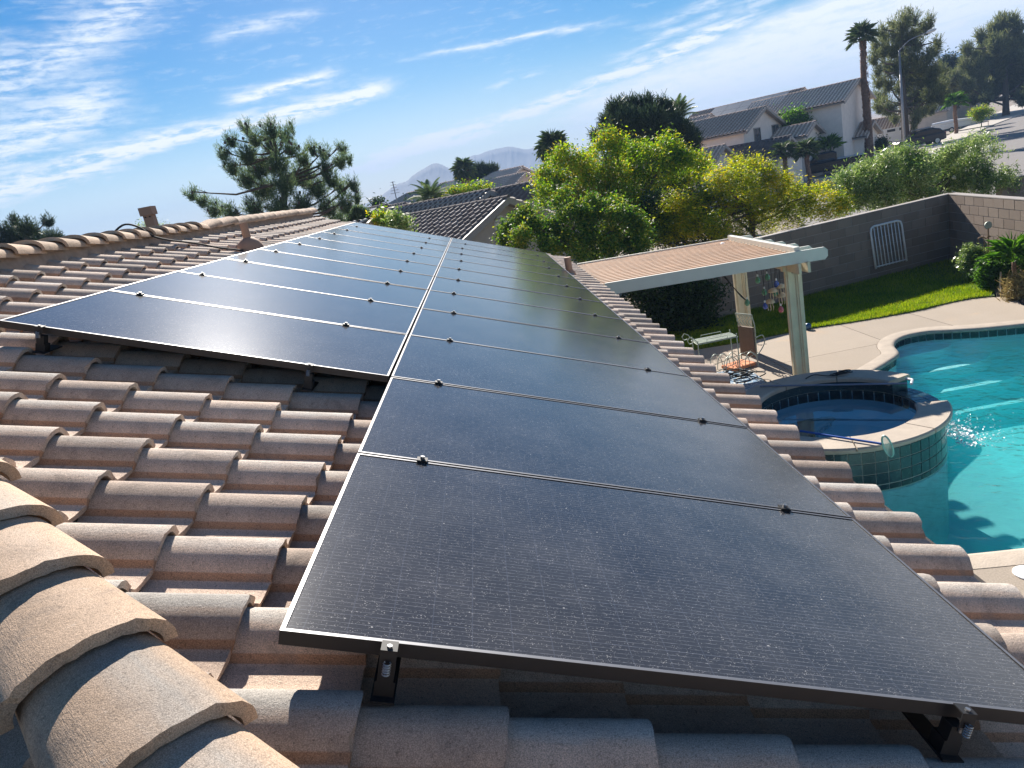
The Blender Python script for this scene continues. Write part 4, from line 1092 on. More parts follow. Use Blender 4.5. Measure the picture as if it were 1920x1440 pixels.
tag(mb.build('black_hose', M_RUBBER), 'tangled black hose on the patterned rug', 'hose')
M_BALL = simple('blue_ball', (0.03, 0.10, 0.22), 0.25)
mb = MB(); mb.lathe([(0.0, -.075), (.045, -.06), (.07, -.025), (.075, 0), (.07, .025), (.045, .06), (0, .075)], 16, (7.29, 14.38, .08)); tag(mb.build('ball', M_BALL, None, True), 'small dark blue ball at the lawn edge behind the near post', 'ball')
# pool brush and skimmer
M_POLEG = simple('grey_pole', (0.22, 0.25, 0.34), 0.35, 0.3); M_BLUEP = simple('blue_pole', (0.02, 0.10, 0.42), 0.3, 0.2); M_NET = simple('net_frame', (0.30, 0.55, 0.48), 0.4)
t = empty('pool_brush', (0, 0, 0), 'long grey pole with pool brush lying across the raised spa coping', 'pool brush')
mb = MB(); mb.tube([(4.31, 9.34, 0.66), (5.98, 8.24, 0.66)], 0.014, 8); mb.build('pole', M_POLEG, t)
mb = MB(); mb.tube([Vector((5.98, 8.24, 0.66))+Vector((-.02, -.14, .035)), Vector((5.98, 8.24, 0.66))+Vector((.06, -.03, .05)), Vector((5.98, 8.24, 0.66))+Vector((.05, .10, .035))], 0.018, 8); mb.build('brush_head', M_WHITE, t)
t = empty('pool_skimmer', (0, 0, 0), 'leaf skimmer with blue pole and pale green net over the front of the spa', 'pool net')
mb = MB(); mb.tube([(4.18, 7.63, 0.53), (4.8, 6.77, 0.53)], 0.015, 8); mb.build('pole', M_BLUEP, t)
sk = Vector((4.8, 6.77, 0.53)); hd_ = (sk-Vector((4.18, 7.63, 0.53))).normalized()
ax = Vector((0.10, -0.02, -0.99)).normalized(); bx_ = hd_.cross(ax).normalized()
mb = MB(); ringp = [sk+hd_*0.02+ax*(0.15*math.cos(a)+0.02)+bx_*0.03*math.cos(a)+hd_*(0.055*math.sin(a)+.05) for a in [2*math.pi*k/20 for k in range(21)]]
mb.tube(ringp, 0.012, 6, False); mb.build('net_frame', M_NET, t)
m, g, out = mat('net_mesh'); tr = g.node('ShaderNodeBsdfTransparent'); b_ = prin(g, None, (0.55, 0.72, 0.66), 0.5); mx = g.node('ShaderNodeMixShader'); mx.inputs[0].default_value = 0.5; g.l.new(tr.outputs[0], mx.inputs[1]); g.l.new(b_.outputs[0], mx.inputs[2]); g.l.new(mx.outputs[0], out.inputs[0])
cen = sum(ringp[:20], Vector())/20+bx_*0.05; mb = MB(); mb.add([cen]+ringp[:20], [(0, i+1, (i+1) % 20+1) for i in range(20)]); mb.build('net', m, t)
mb = MB(); rr = random.Random(4); cc = Vector((5.35, 9.15, 0.66))
mb.tube(catmull([tuple(cc+Vector((-.35, .12, .0))), tuple(cc+Vector((-.2, .16, .02))), tuple(cc+Vector((-.05, .02, .01))), tuple(cc+Vector((.12, -.05, .02))), tuple(cc+Vector((.3, -.04, .02)))], 4), 0.009, 5)
for k in range(5): mb.tube(catmull([tuple(cc+Vector((.05+.08*math.cos(a+k)+.04*k, .05*math.sin(a+k), .015+.006*k))) for a in (0, 1.2, 2.4, 3.6, 5, 6.2)], 3), 0.008, 5)
tag(mb.build('cord', M_BLACK), 'dark coiled cord lying on the raised spa coping by the post', 'cord')
mb = MB(); mb.lathe([(0.13, 0.0), (0.13, 0.01), (0.11, 0.016), (0, 0.018)], 24, (4.95, 4.55, 0.0)); tag(mb.build('skimmer_lid', M_WHITE), 'round white skimmer lid in the deck at the near pool edge', 'lid')
# garden ornament
t = empty('garden_stake', (12.35, 15.75, 0), 'rusty bird feeder stake with round disc in front of the sunlit wall', 'garden stake')
M_RUST = simple('rusty_iron', (0.30, 0.18, 0.10), 0.85)
mb = MB(); mb.tube([(0, 0, 0), (0, 0, 1.22)], 0.018, 6); mb.tube(catmull([(-.24, 0, .94), (-.25, 0, 1.01), (-.15, 0, 1.03), (-.05, 0, 0.98), (0, 0, 1.03), (.05, 0, 1.0)], 4), 0.017, 5); mb.tube(catmull([(0, 0, .5), (.1, 0, .78), (.22, 0, .93), (.30, 0, .92), (.30, 0, .84)], 4), 0.014, 5); mb.tube([(-.12, 0, .0), (-.1, 0, .6), (-.1, 0, .95)], 0.01, 5); mb.build('stake', M_RUST, t)
mb = MB(); mb.tube([(0, -.012, 1.28), (0, .012, 1.28)], 0.09, 16); mb.build('disc', M_TEAL, t)
t = tag(MB().build('placeholder') if False else empty('garden_stick', (11.6, 14.25, 0)), 'pale wooden stick standing in the planting bed beside the lawn', 'stick')
mb = MB(); mb.tube([(-.12, -.1, .05), (.12, .2, .42)], 0.02, 6); mb.build('stick', M_SHELL, t)

# ================================================================ VEGETATION
def quat_rand(n, rs): 
    v = rs.normal(size=(n, 3)); return v/np.linalg.norm(v, axis=1, keepdims=True)
def leaf_quads(P, size, aspect, rs, upn=0.3, axis=None):
    n = len(P)
    nrm = quat_rand(n, rs); nrm[:, 2] = np.abs(nrm[:, 2])+upn; nrm /= np.linalg.norm(nrm, axis=1, keepdims=True)
    if axis is None: a = quat_rand(n, rs)
    else: a = axis+0.35*quat_rand(n, rs)
    a = a-nrm*(a*nrm).sum(1, keepdims=True); a /= np.linalg.norm(a, axis=1, keepdims=True)+1e-9
    b = np.cross(nrm, a); s = size*rs.uniform(0.65, 1.3, (n, 1)); hw = s*aspect
    V = np.stack([P-a*s*.5, P+b*hw*.5+a*s*.05, P+a*s*.5, P-b*hw*.5+a*s*.05], 1).reshape(-1, 3)
    return V, np.arange(4*n).reshape(-1, 4)
def crown_mesh(blobs, nleaf, size, aspect, seed, flat=0.9, depthj=0.5, per=14, crad=0.16, inner=0.35, upn=0.3):
    rs = np.random.RandomState(seed); B = np.array(blobs, float)
    wts = B[:, 3]**2; wts /= wts.sum(); nc = max(1, nleaf//per)
    bi = rs.choice(len(B), nc, p=wts); d = quat_rand(nc, rs)
    rad = B[bi, 3][:, None]*(inner+(1-inner)*rs.uniform(0, 1, (nc, 1))**0.45)
    C = B[bi, :3]+d*rad*np.array([1, 1, flat])+quat_rand(nc, rs)*B[bi, 3][:, None]*0.12
    P = np.repeat(C, per, 0)+rs.normal(size=(nc*per, 3))*crad*rs.uniform(.5, 1.2, (nc*per, 1))
    return leaf_quads(P, size, aspect, rs, upn)
def jitter_depth(blobs, amt, seed):
    r = random.Random(seed); out = []
    for (x, y, z, rad) in blobs:
        k = r.uniform(-1, 1)*amt; d = Vector((x, y, z))-Vector(CAMP); f = 1+k/max(d.length, 1); p = Vector(CAMP)+d*f; out.append((p.x, p.y, p.z, rad*f))
    return out
def trunk_obj(name, pts, r0, r1, m, parent, n=8):
    mb = MB(); k = len(pts); mb.tube(pts, [r0+(r1-r0)*i/(k-1) for i in range(k)], n); return mb.build(name, m, parent, True)
def tree(name, label, cat, base, blobs, nleaf, size, aspect, lm, seed, r0=0.14, group=None, limbs=14, crownname='crown', **kw):
    t = empty(name, base, label, cat, group); bv = Vector(base)
    V, F = crown_mesh(blobs, nleaf, size, aspect, seed, **kw)
    V = V-np.array(base); o = link(crownname, np_mesh('crown', V, F, 4), lm, t)
    r = random.Random(seed); B = blobs
    cx = sum(b[0] for b in B)/len(B); cy_ = sum(b[1] for b in B)/len(B); zs = [b[2] for b in B]; zt_ = min(zs)+(max(zs)-min(zs))*0.35
    top = Vector((cx, cy_, max(zt_, base[2]+0.5)))-bv
    trunk_obj('trunk', [Vector((0, 0, 0)), top*0.5+Vector((r.uniform(-.1, .1), r.uniform(-.1, .1), 0)), top], r0, r0*.5, M_BARK, t)
    mb = MB()
    for b in r.sample(B, min(limbs, len(B))):
        e = Vector(b[:3])-bv; s0 = top*r.uniform(.5, 1.0)
        mb.tube([s0, s0.lerp(e, .5)+Vector((0, 0, -.1*b[3])), e], [r0*.4, r0*.25, r0*.08], 5)
    mb.build('limb', M_BARK, t)
    return t
def pine(name, label, cat, base, blobs, ntuft, nneed, nl, nw, lm, seed, r0, trunkpts, tr=0.16, spread=0.9, cones=0):
    """needle tufts on twigs: each tuft is a fan of thin blades pointing outwards and up"""
    rs = np.random.RandomState(seed); t = empty(name, base, label, cat); bv = np.array(base)
    B = np.array(blobs); wts = B[:, 3]**2; wts /= wts.sum(); bi = rs.choice(len(B), ntuft, p=wts)
    d = quat_rand(ntuft, rs); C = B[bi, :3]+d*B[bi, 3][:, None]*spread*rs.uniform(.25, 1, (ntuft, 1))**.6*np.array([1, 1, .95])
    ax = C-B[bi, :3]; ax /= np.linalg.norm(ax, axis=1, keepdims=True)+1e-9; ax = ax*0.55+np.array([0, 0, .75])
    A = np.repeat(ax, nneed, 0)+quat_rand(ntuft*nneed, rs)*0.75; A /= np.linalg.norm(A, axis=1, keepdims=True)
    T = np.repeat(C, nneed, 0)+np.repeat(ax, nneed, 0)*rs.uniform(-tr*2.6, tr*.6, (ntuft*nneed, 1))+rs.normal(size=(ntuft*nneed, 3))*tr*.2
    L = nl*rs.uniform(.6, 1.25, (len(A), 1)); side = np.cross(A, quat_rand(len(A), rs)); side /= np.linalg.norm(side, axis=1, keepdims=True)+1e-9
    V = np.stack([T-side*nw*.5, T+side*nw*.5, T+A*L+side*nw*.3, T+A*L-side*nw*.3], 1).reshape(-1, 3)-bv
    link('crown', np_mesh('crown', V, np.arange(len(V)).reshape(-1, 4), 4), lm, t)
    tp = [Vector(p)-Vector(base) for p in trunkpts]; trunk_obj('trunk', tp, r0, r0*.25, M_BARK, t, 10)
    mb = MB(); r = random.Random(seed)
    for b in blobs:
        e = Vector(b[:3])-Vector(base)
        cand = [p for p in tp if p.z < e.z+0.3] or [tp[0]]
        s0 = min(cand, key=lambda p: (p-e).length+0.6*abs(p.z-e.z+1.0)); s0 = s0.lerp(tp[min(tp.index(s0)+1, len(tp)-1)], r.uniform(0, .4))
        mid = s0.lerp(e, .55)+Vector((r.uniform(-.1, .1), r.uniform(-.1, .1), -.08*(e-s0).length))
        mb.tube([s0, mid, e], [r0*.30, r0*.2, r0*.07], 5)
        for q in range(4):
            e2 = e+Vector((r.gauss(0, 1), r.gauss(0, 1), abs(r.gauss(0, .7)))).normalized()*b[3]*.75
            mb.tube([mid.lerp(e, .6), e2], [r0*.08, r0*.03], 4)
    mb.build('limb', M_BARK, t)
    if cones:
        mb = MB()
        for q in range(cones):
            b = r.choice(blobs); c = Vector(b[:3])-Vector(base)+Vector((r.gauss(0, .5), r.gauss(0, .5), r.gauss(0, .5)))*b[3]
            mb.lathe([(0, -.07), (.04, -.04), (.05, 0), (.03, .05), (0, .07)], 6, c)
        mb.build('cones', M_BARK, t)['kind'] = 'stuff'
    return t
BLU = {}
exec_blobs = {'pine1': [(-10.86, 30.33, 6.44, 0.26), (-10.48, 30.23, 6.08, 0.28), (-10.05, 30.11, 5.64, 0.34), (-9.44, 30.04, 5.38, 0.34), (-9.24, 30.69, 7.78, 0.28), (-9.0, 30.53, 7.16, 0.34), (-8.79, 30.81, 8.2, 0.26), (-8.11, 30.91, 8.57, 0.23), (-7.84, 30.78, 8.09, 0.34), (-7.13, 30.84, 8.31, 0.34), (-7.24, 30.69, 7.76, 0.4), (-6.59, 30.75, 8.0, 0.31), (-6.25, 30.81, 8.22, 0.17), (-6.48, 30.61, 7.47, 0.34), (-8.25, 30.62, 7.52, 0.4), (-7.85, 30.47, 6.94, 0.46), (-7.12, 30.45, 6.88, 0.46), (-8.52, 30.37, 6.57, 0.4), (-7.88, 30.23, 6.09, 0.51), (-6.99, 30.23, 6.06, 0.46), (-6.06, 30.47, 6.96, 0.34), (-5.63, 30.55, 7.24, 0.23), (-6.2, 30.28, 6.27, 0.46), (-5.16, 30.48, 7.0, 0.26), (-5.2, 30.33, 6.44, 0.31), (-4.4, 30.5, 7.08, 0.23), (-4.59, 30.36, 6.54, 0.28), (-5.09, 30.19, 5.91, 0.34), (-5.73, 30.12, 5.68, 0.46), (-4.73, 30.07, 5.49, 0.28), (-4.27, 30.09, 5.54, 0.23), (-4.23, 29.95, 5.03, 0.23), (-4.71, 29.89, 4.84, 0.34), (-5.46, 29.89, 4.83, 0.4), (-6.43, 29.98, 5.16, 0.46), (-7.46, 30.0, 5.22, 0.51), (-8.46, 30.05, 5.41, 0.4), (-5.11, 29.76, 4.34, 0.34), (-4.21, 30.36, 6.54, 0.17)], 'edge': [(-18.82, 32.26, 5.88, 0.7), (-19.7, 32.36, 6.28, 0.61), (-17.89, 32.23, 5.8, 0.42), (-18.94, 32.42, 6.5, 0.47), (-18.02, 32.44, 6.56, 0.28), (-20.29, 32.21, 5.7, 0.7), (-17.64, 32.18, 5.61, 0.23), (-20.89, 32.36, 6.28, 0.7), (-18.57, 32.12, 5.37, 0.7), (-17.57, 32.09, 5.28, 0.19), (-19.45, 32.53, 6.88, 0.23)], 'airy': [(-15.23, 35.26, 5.5, 0.23), (-15.45, 35.31, 5.69, 0.13), (-14.91, 35.3, 5.64, 0.18), (-14.53, 35.22, 5.36, 0.2), (-14.25, 35.25, 5.46, 0.13), (-14.68, 35.3, 5.64, 0.15)], 'dark': [(8.65, 38.72, 6.84, 0.55), (9.44, 38.72, 6.85, 0.55), (10.24, 38.72, 6.85, 0.47), (10.94, 38.6, 6.41, 0.62), (8.14, 38.58, 6.33, 0.47), (9.03, 38.49, 6.0, 0.94), (10.26, 38.43, 5.77, 1.01), (11.17, 38.38, 5.59, 0.86), (11.7, 38.23, 5.03, 0.78), (12.25, 38.12, 4.62, 0.47), (7.4, 38.43, 5.78, 0.31), (8.73, 38.3, 5.29, 0.78), (10.23, 38.18, 4.85, 0.94), (11.35, 38.08, 4.49, 0.78), (12.08, 38.0, 4.19, 0.47)], 'yg': [(5.42, 24.83, 5.27, 0.26), (5.65, 24.72, 4.87, 0.35), (5.15, 24.75, 4.97, 0.26), (3.82, 24.72, 4.87, 0.31), (4.29, 24.64, 4.58, 0.35), (3.53, 24.68, 4.72, 0.26), (4.71, 24.65, 4.6, 0.31), (6.11, 24.63, 4.53, 0.35), (6.48, 24.64, 4.56, 0.26), (6.71, 24.6, 4.42, 0.26), (7.35, 24.67, 4.7, 0.22), (7.5, 24.6, 4.42, 0.31), (7.3, 24.47, 3.95, 0.39), (7.83, 24.48, 4.0, 0.31), (8.31, 24.43, 3.81, 0.31), (8.53, 24.37, 3.57, 0.22), (3.0, 24.6, 4.42, 0.26), (3.26, 24.53, 4.17, 0.39), (3.98, 24.52, 4.13, 0.44), (4.69, 24.48, 4.0, 0.48), (5.41, 24.47, 3.96, 0.48), (6.12, 24.44, 3.82, 0.44), (6.78, 24.35, 3.5, 0.44), (7.44, 24.31, 3.37, 0.44), (8.01, 24.31, 3.36, 0.35), (2.88, 24.44, 3.84, 0.26), (3.46, 24.38, 3.62, 0.35), (4.15, 24.32, 3.39, 0.35), (4.87, 24.31, 3.36, 0.39), (5.56, 24.25, 3.12, 0.44), (6.24, 24.18, 2.89, 0.44), (6.85, 24.15, 2.78, 0.35), (2.8, 24.33, 3.45, 0.22), (6.32, 24.01, 2.27, 0.35), (5.86, 24.09, 2.56, 0.35)], 'citrus': [(3.04, 19.77, 3.82, 0.14), (2.83, 19.72, 3.61, 0.14), (1.89, 19.68, 3.46, 0.18), (1.64, 19.62, 3.26, 0.21), (1.32, 19.59, 3.15, 0.18), (1.17, 19.51, 2.85, 0.18), (1.65, 19.52, 2.88, 0.21), (2.03, 19.58, 3.1, 0.21), (2.25, 19.52, 2.89, 0.29), (2.61, 19.55, 2.99, 0.21), (2.99, 19.6, 3.17, 0.21), (3.35, 19.62, 3.26, 0.21), (3.73, 19.67, 3.44, 0.14), (3.51, 19.55, 2.98, 0.29), (3.97, 19.59, 3.14, 0.25), (4.42, 19.61, 3.22, 0.21), (4.4, 19.52, 2.9, 0.29), (4.75, 19.48, 2.75, 0.25), (4.91, 19.41, 2.47, 0.25), (5.07, 19.33, 2.19, 0.21), (2.78, 19.43, 2.54, 0.32), (3.4, 19.4, 2.43, 0.32), (4.05, 19.41, 2.47, 0.32), (3.98, 19.31, 2.11, 0.29), (4.54, 19.31, 2.13, 0.29), (2.33, 19.41, 2.46, 0.25), (3.12, 19.31, 2.11, 0.21), (3.52, 19.28, 1.99, 0.18), (4.89, 19.27, 1.97, 0.21), (1.51, 19.45, 2.62, 0.14)], 'fern': [(8.64, 21.77, 3.54, 0.23), (9.18, 21.74, 3.44, 0.28), (9.57, 21.66, 3.15, 0.28), (8.02, 21.68, 3.23, 0.33), (8.67, 21.65, 3.11, 0.42), (9.27, 21.56, 2.78, 0.42), (9.94, 21.55, 2.76, 0.33), (10.3, 21.45, 2.36, 0.28), (10.84, 21.42, 2.26, 0.28), (11.18, 21.43, 2.3, 0.23), (11.45, 21.34, 1.98, 0.23), (7.67, 21.58, 2.87, 0.37), (8.33, 21.49, 2.53, 0.47), (9.05, 21.41, 2.23, 0.42), (9.8, 21.37, 2.08, 0.37), (10.54, 21.32, 1.89, 0.33), (11.16, 21.26, 1.66, 0.28), (7.07, 21.53, 2.66, 0.28), (6.76, 21.49, 2.5, 0.28), (6.5, 21.59, 2.87, 0.28), (6.2, 21.49, 2.5, 0.33), (6.57, 21.38, 2.11, 0.37), (6.1, 21.36, 2.03, 0.37), (7.02, 21.39, 2.13, 0.42), (7.75, 21.32, 1.88, 0.42), (8.55, 21.28, 1.73, 0.37), (9.26, 21.25, 1.65, 0.28), (10.02, 21.23, 1.56, 0.23), (11.64, 21.31, 1.84, 0.19)], 'ole': [(12.62, 22.02, 2.57, 0.28), (12.13, 21.97, 2.39, 0.32), (12.98, 22.05, 2.67, 0.28), (13.51, 22.06, 2.73, 0.32), (14.05, 22.1, 2.85, 0.28), (14.53, 22.06, 2.7, 0.23), (13.24, 21.93, 2.23, 0.41), (13.94, 21.95, 2.32, 0.37), (14.54, 21.92, 2.2, 0.37), (15.16, 21.98, 2.42, 0.28), (15.49, 22.04, 2.63, 0.21), (15.85, 22.06, 2.72, 0.21), (16.31, 22.07, 2.75, 0.18), (16.67, 22.09, 2.84, 0.16), (12.49, 21.85, 1.93, 0.41), (13.24, 21.78, 1.68, 0.41), (14.05, 21.8, 1.75, 0.41), (14.86, 21.81, 1.81, 0.41), (15.6, 21.88, 2.06, 0.32), (16.22, 21.95, 2.32, 0.23), (16.83, 22.0, 2.48, 0.16), (17.14, 21.96, 2.37, 0.09), (15.62, 21.76, 1.61, 0.37), (16.36, 21.83, 1.86, 0.32), (16.39, 21.72, 1.47, 0.32), (16.99, 21.76, 1.63, 0.23), (17.22, 21.69, 1.36, 0.16), (11.88, 21.79, 1.72, 0.28), (14.69, 21.73, 1.51, 0.18)], 'mid': [(6.18, 22.53, 2.54, 0.69), (6.75, 22.59, 2.76, 0.6), (7.19, 22.48, 2.34, 0.69), (6.42, 22.38, 1.98, 0.6), (5.75, 22.42, 2.11, 0.51), (7.06, 22.3, 1.69, 0.51), (7.76, 22.54, 2.57, 0.43), (8.14, 22.34, 1.83, 0.51), (7.7, 22.22, 1.4, 0.43)], 'under': [(4.17, 16.78, 1.18, 0.43), (4.66, 16.7, 0.89, 0.48), (5.19, 16.69, 0.85, 0.48), (5.52, 16.58, 0.46, 0.48), (4.68, 16.55, 0.36, 0.53), (5.29, 16.45, -0.02, 0.48), (4.28, 16.65, 0.7, 0.4), (5.87, 16.69, 0.85, 0.35), (5.39, 16.77, 1.14, 0.4), (4.1, 16.87, 1.52, 0.33)], 'sh1': [(11.97, 15.93, 0.73, 0.13), (12.18, 15.9, 0.65, 0.14), (12.32, 15.88, 0.54, 0.15), (11.97, 15.81, 0.29, 0.15), (11.89, 15.88, 0.55, 0.15), (12.08, 15.9, 0.61, 0.15), (12.22, 15.85, 0.46, 0.17), (11.82, 15.84, 0.42, 0.1), (12.09, 15.83, 0.37, 0.13)], 'sh2': [(11.71, 14.72, 0.09, 0.17), (12.04, 14.75, 0.21, 0.22), (12.29, 14.75, 0.22, 0.22), (11.56, 14.77, 0.3, 0.17), (11.87, 14.69, 0.0, 0.15), (11.67, 14.83, 0.52, 0.18), (11.9, 14.81, 0.41, 0.22), (12.14, 14.81, 0.43, 0.22), (12.35, 14.83, 0.51, 0.19), (12.06, 14.86, 0.62, 0.17), (11.74, 14.77, 0.26, 0.15), (11.53, 14.81, 0.42, 0.12), (12.43, 14.78, 0.31, 0.17)], 'sh3': [(11.56, 13.64, 0.32, 0.18), (11.44, 13.59, 0.14, 0.16), (11.67, 13.59, 0.13, 0.2), (11.31, 13.57, 0.08, 0.09), (11.68, 13.53, -0.1, 0.16)], 'hedge2': [(-1.23, 45.25, 4.17, 0.33), (-0.77, 45.28, 4.28, 0.39), (-0.24, 45.28, 4.27, 0.39), (0.3, 45.28, 4.27, 0.36), (0.9, 45.27, 4.25, 0.33), (1.37, 45.28, 4.26, 0.23), (-1.06, 45.17, 3.88, 0.33), (-0.45, 45.18, 3.89, 0.33), (0.39, 45.19, 3.93, 0.26)], 'farpine': [(1.27, 80.0, 6.23, 0.51), (1.96, 79.99, 6.21, 0.57), (2.66, 79.93, 5.96, 0.57), (3.24, 79.93, 5.96, 0.4), (0.99, 79.86, 5.72, 0.46), (2.11, 79.8, 5.51, 0.68), (2.94, 79.76, 5.35, 0.57), (1.44, 79.69, 5.08, 0.57)], 'foot': [(-4.57, 31.83, 4.32, 0.23), (-4.88, 31.79, 4.19, 0.19), (-4.36, 31.79, 4.18, 0.21), (-4.15, 31.75, 4.05, 0.16), (-4.54, 31.75, 4.03, 0.19)], 'orange': [(-1.96, 18.31, 4.15, 0.08), (-1.89, 18.28, 4.05, 0.1), (-2.03, 18.28, 4.05, 0.07), (-1.85, 18.26, 3.96, 0.07)], 'dusk': [(-1.51, 17.75, 4.0, 0.12), (-1.39, 17.72, 3.9, 0.12), (-1.62, 17.73, 3.92, 0.09), (-1.47, 17.7, 3.81, 0.11), (-1.3, 17.7, 3.8, 0.08)], 'street': [(48.22, 79.76, 13.06, 0.62), (49.12, 79.69, 12.78, 0.52), (47.67, 79.59, 12.45, 0.83), (46.67, 79.67, 12.74, 0.42), (50.61, 79.55, 12.3, 0.52), (50.06, 79.39, 11.68, 0.62), (49.16, 79.32, 11.45, 0.62), (45.51, 79.54, 12.24, 0.52), (45.61, 79.4, 11.71, 0.62), (46.86, 79.36, 11.58, 0.83), (48.04, 79.24, 11.15, 0.94), (48.82, 79.01, 10.28, 0.83), (50.98, 78.92, 9.97, 0.42), (50.54, 78.75, 9.34, 0.62), (49.7, 78.63, 8.89, 0.62), (44.49, 79.18, 10.9, 0.52), (44.15, 78.86, 9.74, 0.62), (45.13, 79.03, 10.37, 0.83), (46.15, 78.98, 10.18, 0.83), (47.13, 78.87, 9.79, 0.94), (48.03, 78.66, 9.0, 1.04), (48.89, 78.39, 8.02, 0.94), (49.83, 78.23, 7.43, 0.94), (50.77, 78.07, 6.84, 0.62), (44.21, 78.53, 8.5, 0.62), (45.42, 78.57, 8.68, 0.94), (46.56, 78.4, 8.05, 1.04), (47.66, 78.18, 7.23, 1.14), (49.07, 77.94, 6.35, 1.14), (50.34, 77.79, 5.8, 0.83), (44.07, 78.2, 7.3, 0.73), (45.05, 78.09, 6.91, 0.83), (46.4, 77.91, 6.24, 0.94), (47.81, 77.67, 5.36, 1.04), (49.3, 77.54, 4.87, 0.94), (50.18, 77.44, 4.5, 0.62), (43.98, 77.79, 5.78, 0.83), (44.59, 77.48, 4.64, 0.94), (43.67, 77.53, 4.82, 0.62), (45.0, 77.18, 3.54, 0.62), (47.04, 77.35, 4.17, 0.83), (48.0, 77.22, 3.68, 0.83), (48.86, 77.23, 3.73, 0.73), (47.35, 77.06, 3.09, 0.62), (46.9, 76.89, 2.46, 0.42)], 'right': [(82.07, 112.99, 13.37, 1.03), (81.0, 112.77, 12.56, 1.18), (83.54, 112.95, 13.24, 0.89), (82.33, 112.54, 11.72, 1.48), (84.04, 112.61, 11.98, 1.03), (78.47, 112.62, 12.02, 0.74), (79.43, 112.3, 10.82, 1.33), (80.83, 112.14, 10.26, 1.63), (82.51, 111.98, 9.65, 1.63), (84.07, 112.05, 9.94, 1.18), (76.22, 112.23, 10.56, 0.74), (76.42, 111.9, 9.36, 1.18), (78.16, 111.81, 9.03, 1.63), (80.22, 111.54, 8.05, 1.92), (82.34, 111.36, 7.36, 1.92), (83.85, 111.36, 7.36, 1.18), (75.61, 111.63, 8.35, 0.89), (77.04, 111.32, 7.2, 1.63), (79.1, 111.05, 6.23, 1.92), (81.3, 110.78, 5.23, 1.92), (83.04, 110.69, 4.9, 1.48), (74.46, 111.29, 7.11, 0.89), (73.12, 111.13, 6.49, 1.18), (72.55, 110.76, 5.15, 1.03), (75.16, 110.82, 5.38, 1.18), (77.25, 110.6, 4.55, 1.33), (78.93, 110.43, 3.93, 1.18), (82.26, 110.26, 3.3, 1.33), (75.86, 110.35, 3.65, 0.89), (77.54, 110.19, 3.04, 0.89), (82.76, 109.92, 2.04, 0.89), (85.01, 110.9, 5.68, 1.48), (84.58, 110.33, 3.58, 1.33)], 'ball': [(28.31, 62.97, 4.58, 0.91), (27.93, 63.07, 4.96, 0.63), (28.81, 63.01, 4.75, 0.68), (27.96, 62.86, 4.2, 0.72), (28.86, 62.84, 4.12, 0.59), (28.54, 63.15, 5.25, 0.45)], 'entry': [(28.17, 61.6, 3.38, 0.62), (28.75, 61.48, 2.92, 0.62), (27.69, 61.58, 3.3, 0.45), (29.24, 61.35, 2.43, 0.45), (28.19, 61.34, 2.41, 0.53)], 'box1': [(37.41, 66.25, 1.4, 0.43), (37.71, 66.26, 1.44, 0.39), (37.18, 66.21, 1.26, 0.39)], 'box2': [(61.62, 89.14, 1.81, 0.58), (62.56, 89.16, 1.89, 0.64), (63.23, 89.09, 1.63, 0.51), (62.05, 89.01, 1.35, 0.58)], 'gap': [(79.11, 122.31, 9.55, 0.69), (80.17, 122.32, 9.6, 0.69), (80.8, 122.22, 9.22, 0.52), (79.52, 122.15, 8.96, 0.69), (78.52, 122.11, 8.81, 0.69)], 'tiny': [(-7.75, 63.0, 4.64, 0.18), (-7.47, 62.99, 4.63, 0.18), (-4.94, 62.92, 4.37, 0.14)]}
B_ = exec_blobs
pine('pine_tree', 'tall open pine full of cones rising behind the left roof ridge', 'pine tree', (-7.43, 29.8, 0.0), jitter_depth(B_['pine1'], 1.6, 1), 3100, 20, 0.135, 0.017, L_PINE, 11, 0.20, [(-7.43, 29.8, 0.0), (-7.43, 29.8, 4.49), (-6.98, 30.19, 5.92), (-7.09, 30.49, 7.01), (-7.25, 30.73, 7.9)], 0.17, spread=1.2, cones=150)
pine('juniper_tree', 'dense dark evergreen at the left edge beyond the roof ridge', 'tree', (-19.14, 32.15, 0.0), jitter_depth(B_['edge'], .8, 2), 2200, 13, 0.16, 0.02, L_DPINE, 12, 0.15, [(-19.14, 32.15, 0.0), (-19.14, 32.15, 5.48), (-19.01, 32.33, 6.15), (-18.92, 32.45, 6.59)], 0.14)
tree('young_tree', 'small airy tree top showing behind the tall flue pipe', 'tree', (-14.84, 35.27, 0.0), B_['airy'], 1100, 0.075, 0.5, L_OLE, 13, 0.05, limbs=5, per=5, crad=.14)
pine('cypress_tree', 'broad very dark evergreen behind the yellow green tree', 'tree', (9.78, 37.98, 0.0), jitter_depth(B_['dark'], 1.5, 3), 5200, 13, 0.30, 0.034, L_DPINE, 14, 0.3, [(9.78, 37.98, 0.0), (9.78, 37.98, 4.12), (10.1, 38.41, 5.7), (10.13, 38.63, 6.51)], 0.26)
tree('carob_tree', 'large yellow green tree with rusty tips in the middle distance', 'tree', (5.61, 24.47, 0.0), jitter_depth(B_['yg'], 1.0, 4), 52000, 0.105, 0.42, L_YG, 15, 0.2, per=13, crad=.17, inner=.45)
tree('citrus_tree', 'bright green glossy citrus tree just beyond the far roof corner', 'tree', (3.19, 19.5, 0.0), jitter_depth(B_['citrus'], .7, 5), 42000, 0.085, 0.5, L_CIT, 16, 0.12, per=12, crad=.12, inner=.45)
tree('yellow_shrub_tree', 'feathery golden yellow flowering tree behind the patio cover', 'tree', (8.86, 21.46, 0.0), jitter_depth(B_['fern'], .9, 6), 46000, 0.12, 0.26, L_FERN, 17, 0.12, per=18, crad=.15, inner=.5, upn=0.9)
tree('shade_tree', 'dark leafy mass between the yellow green and golden trees', 'tree', (6.99, 22.42, 0.0), B_['mid'], 14000, 0.10, 0.5, L_DARK, 18, 0.15, per=14, crad=.2)
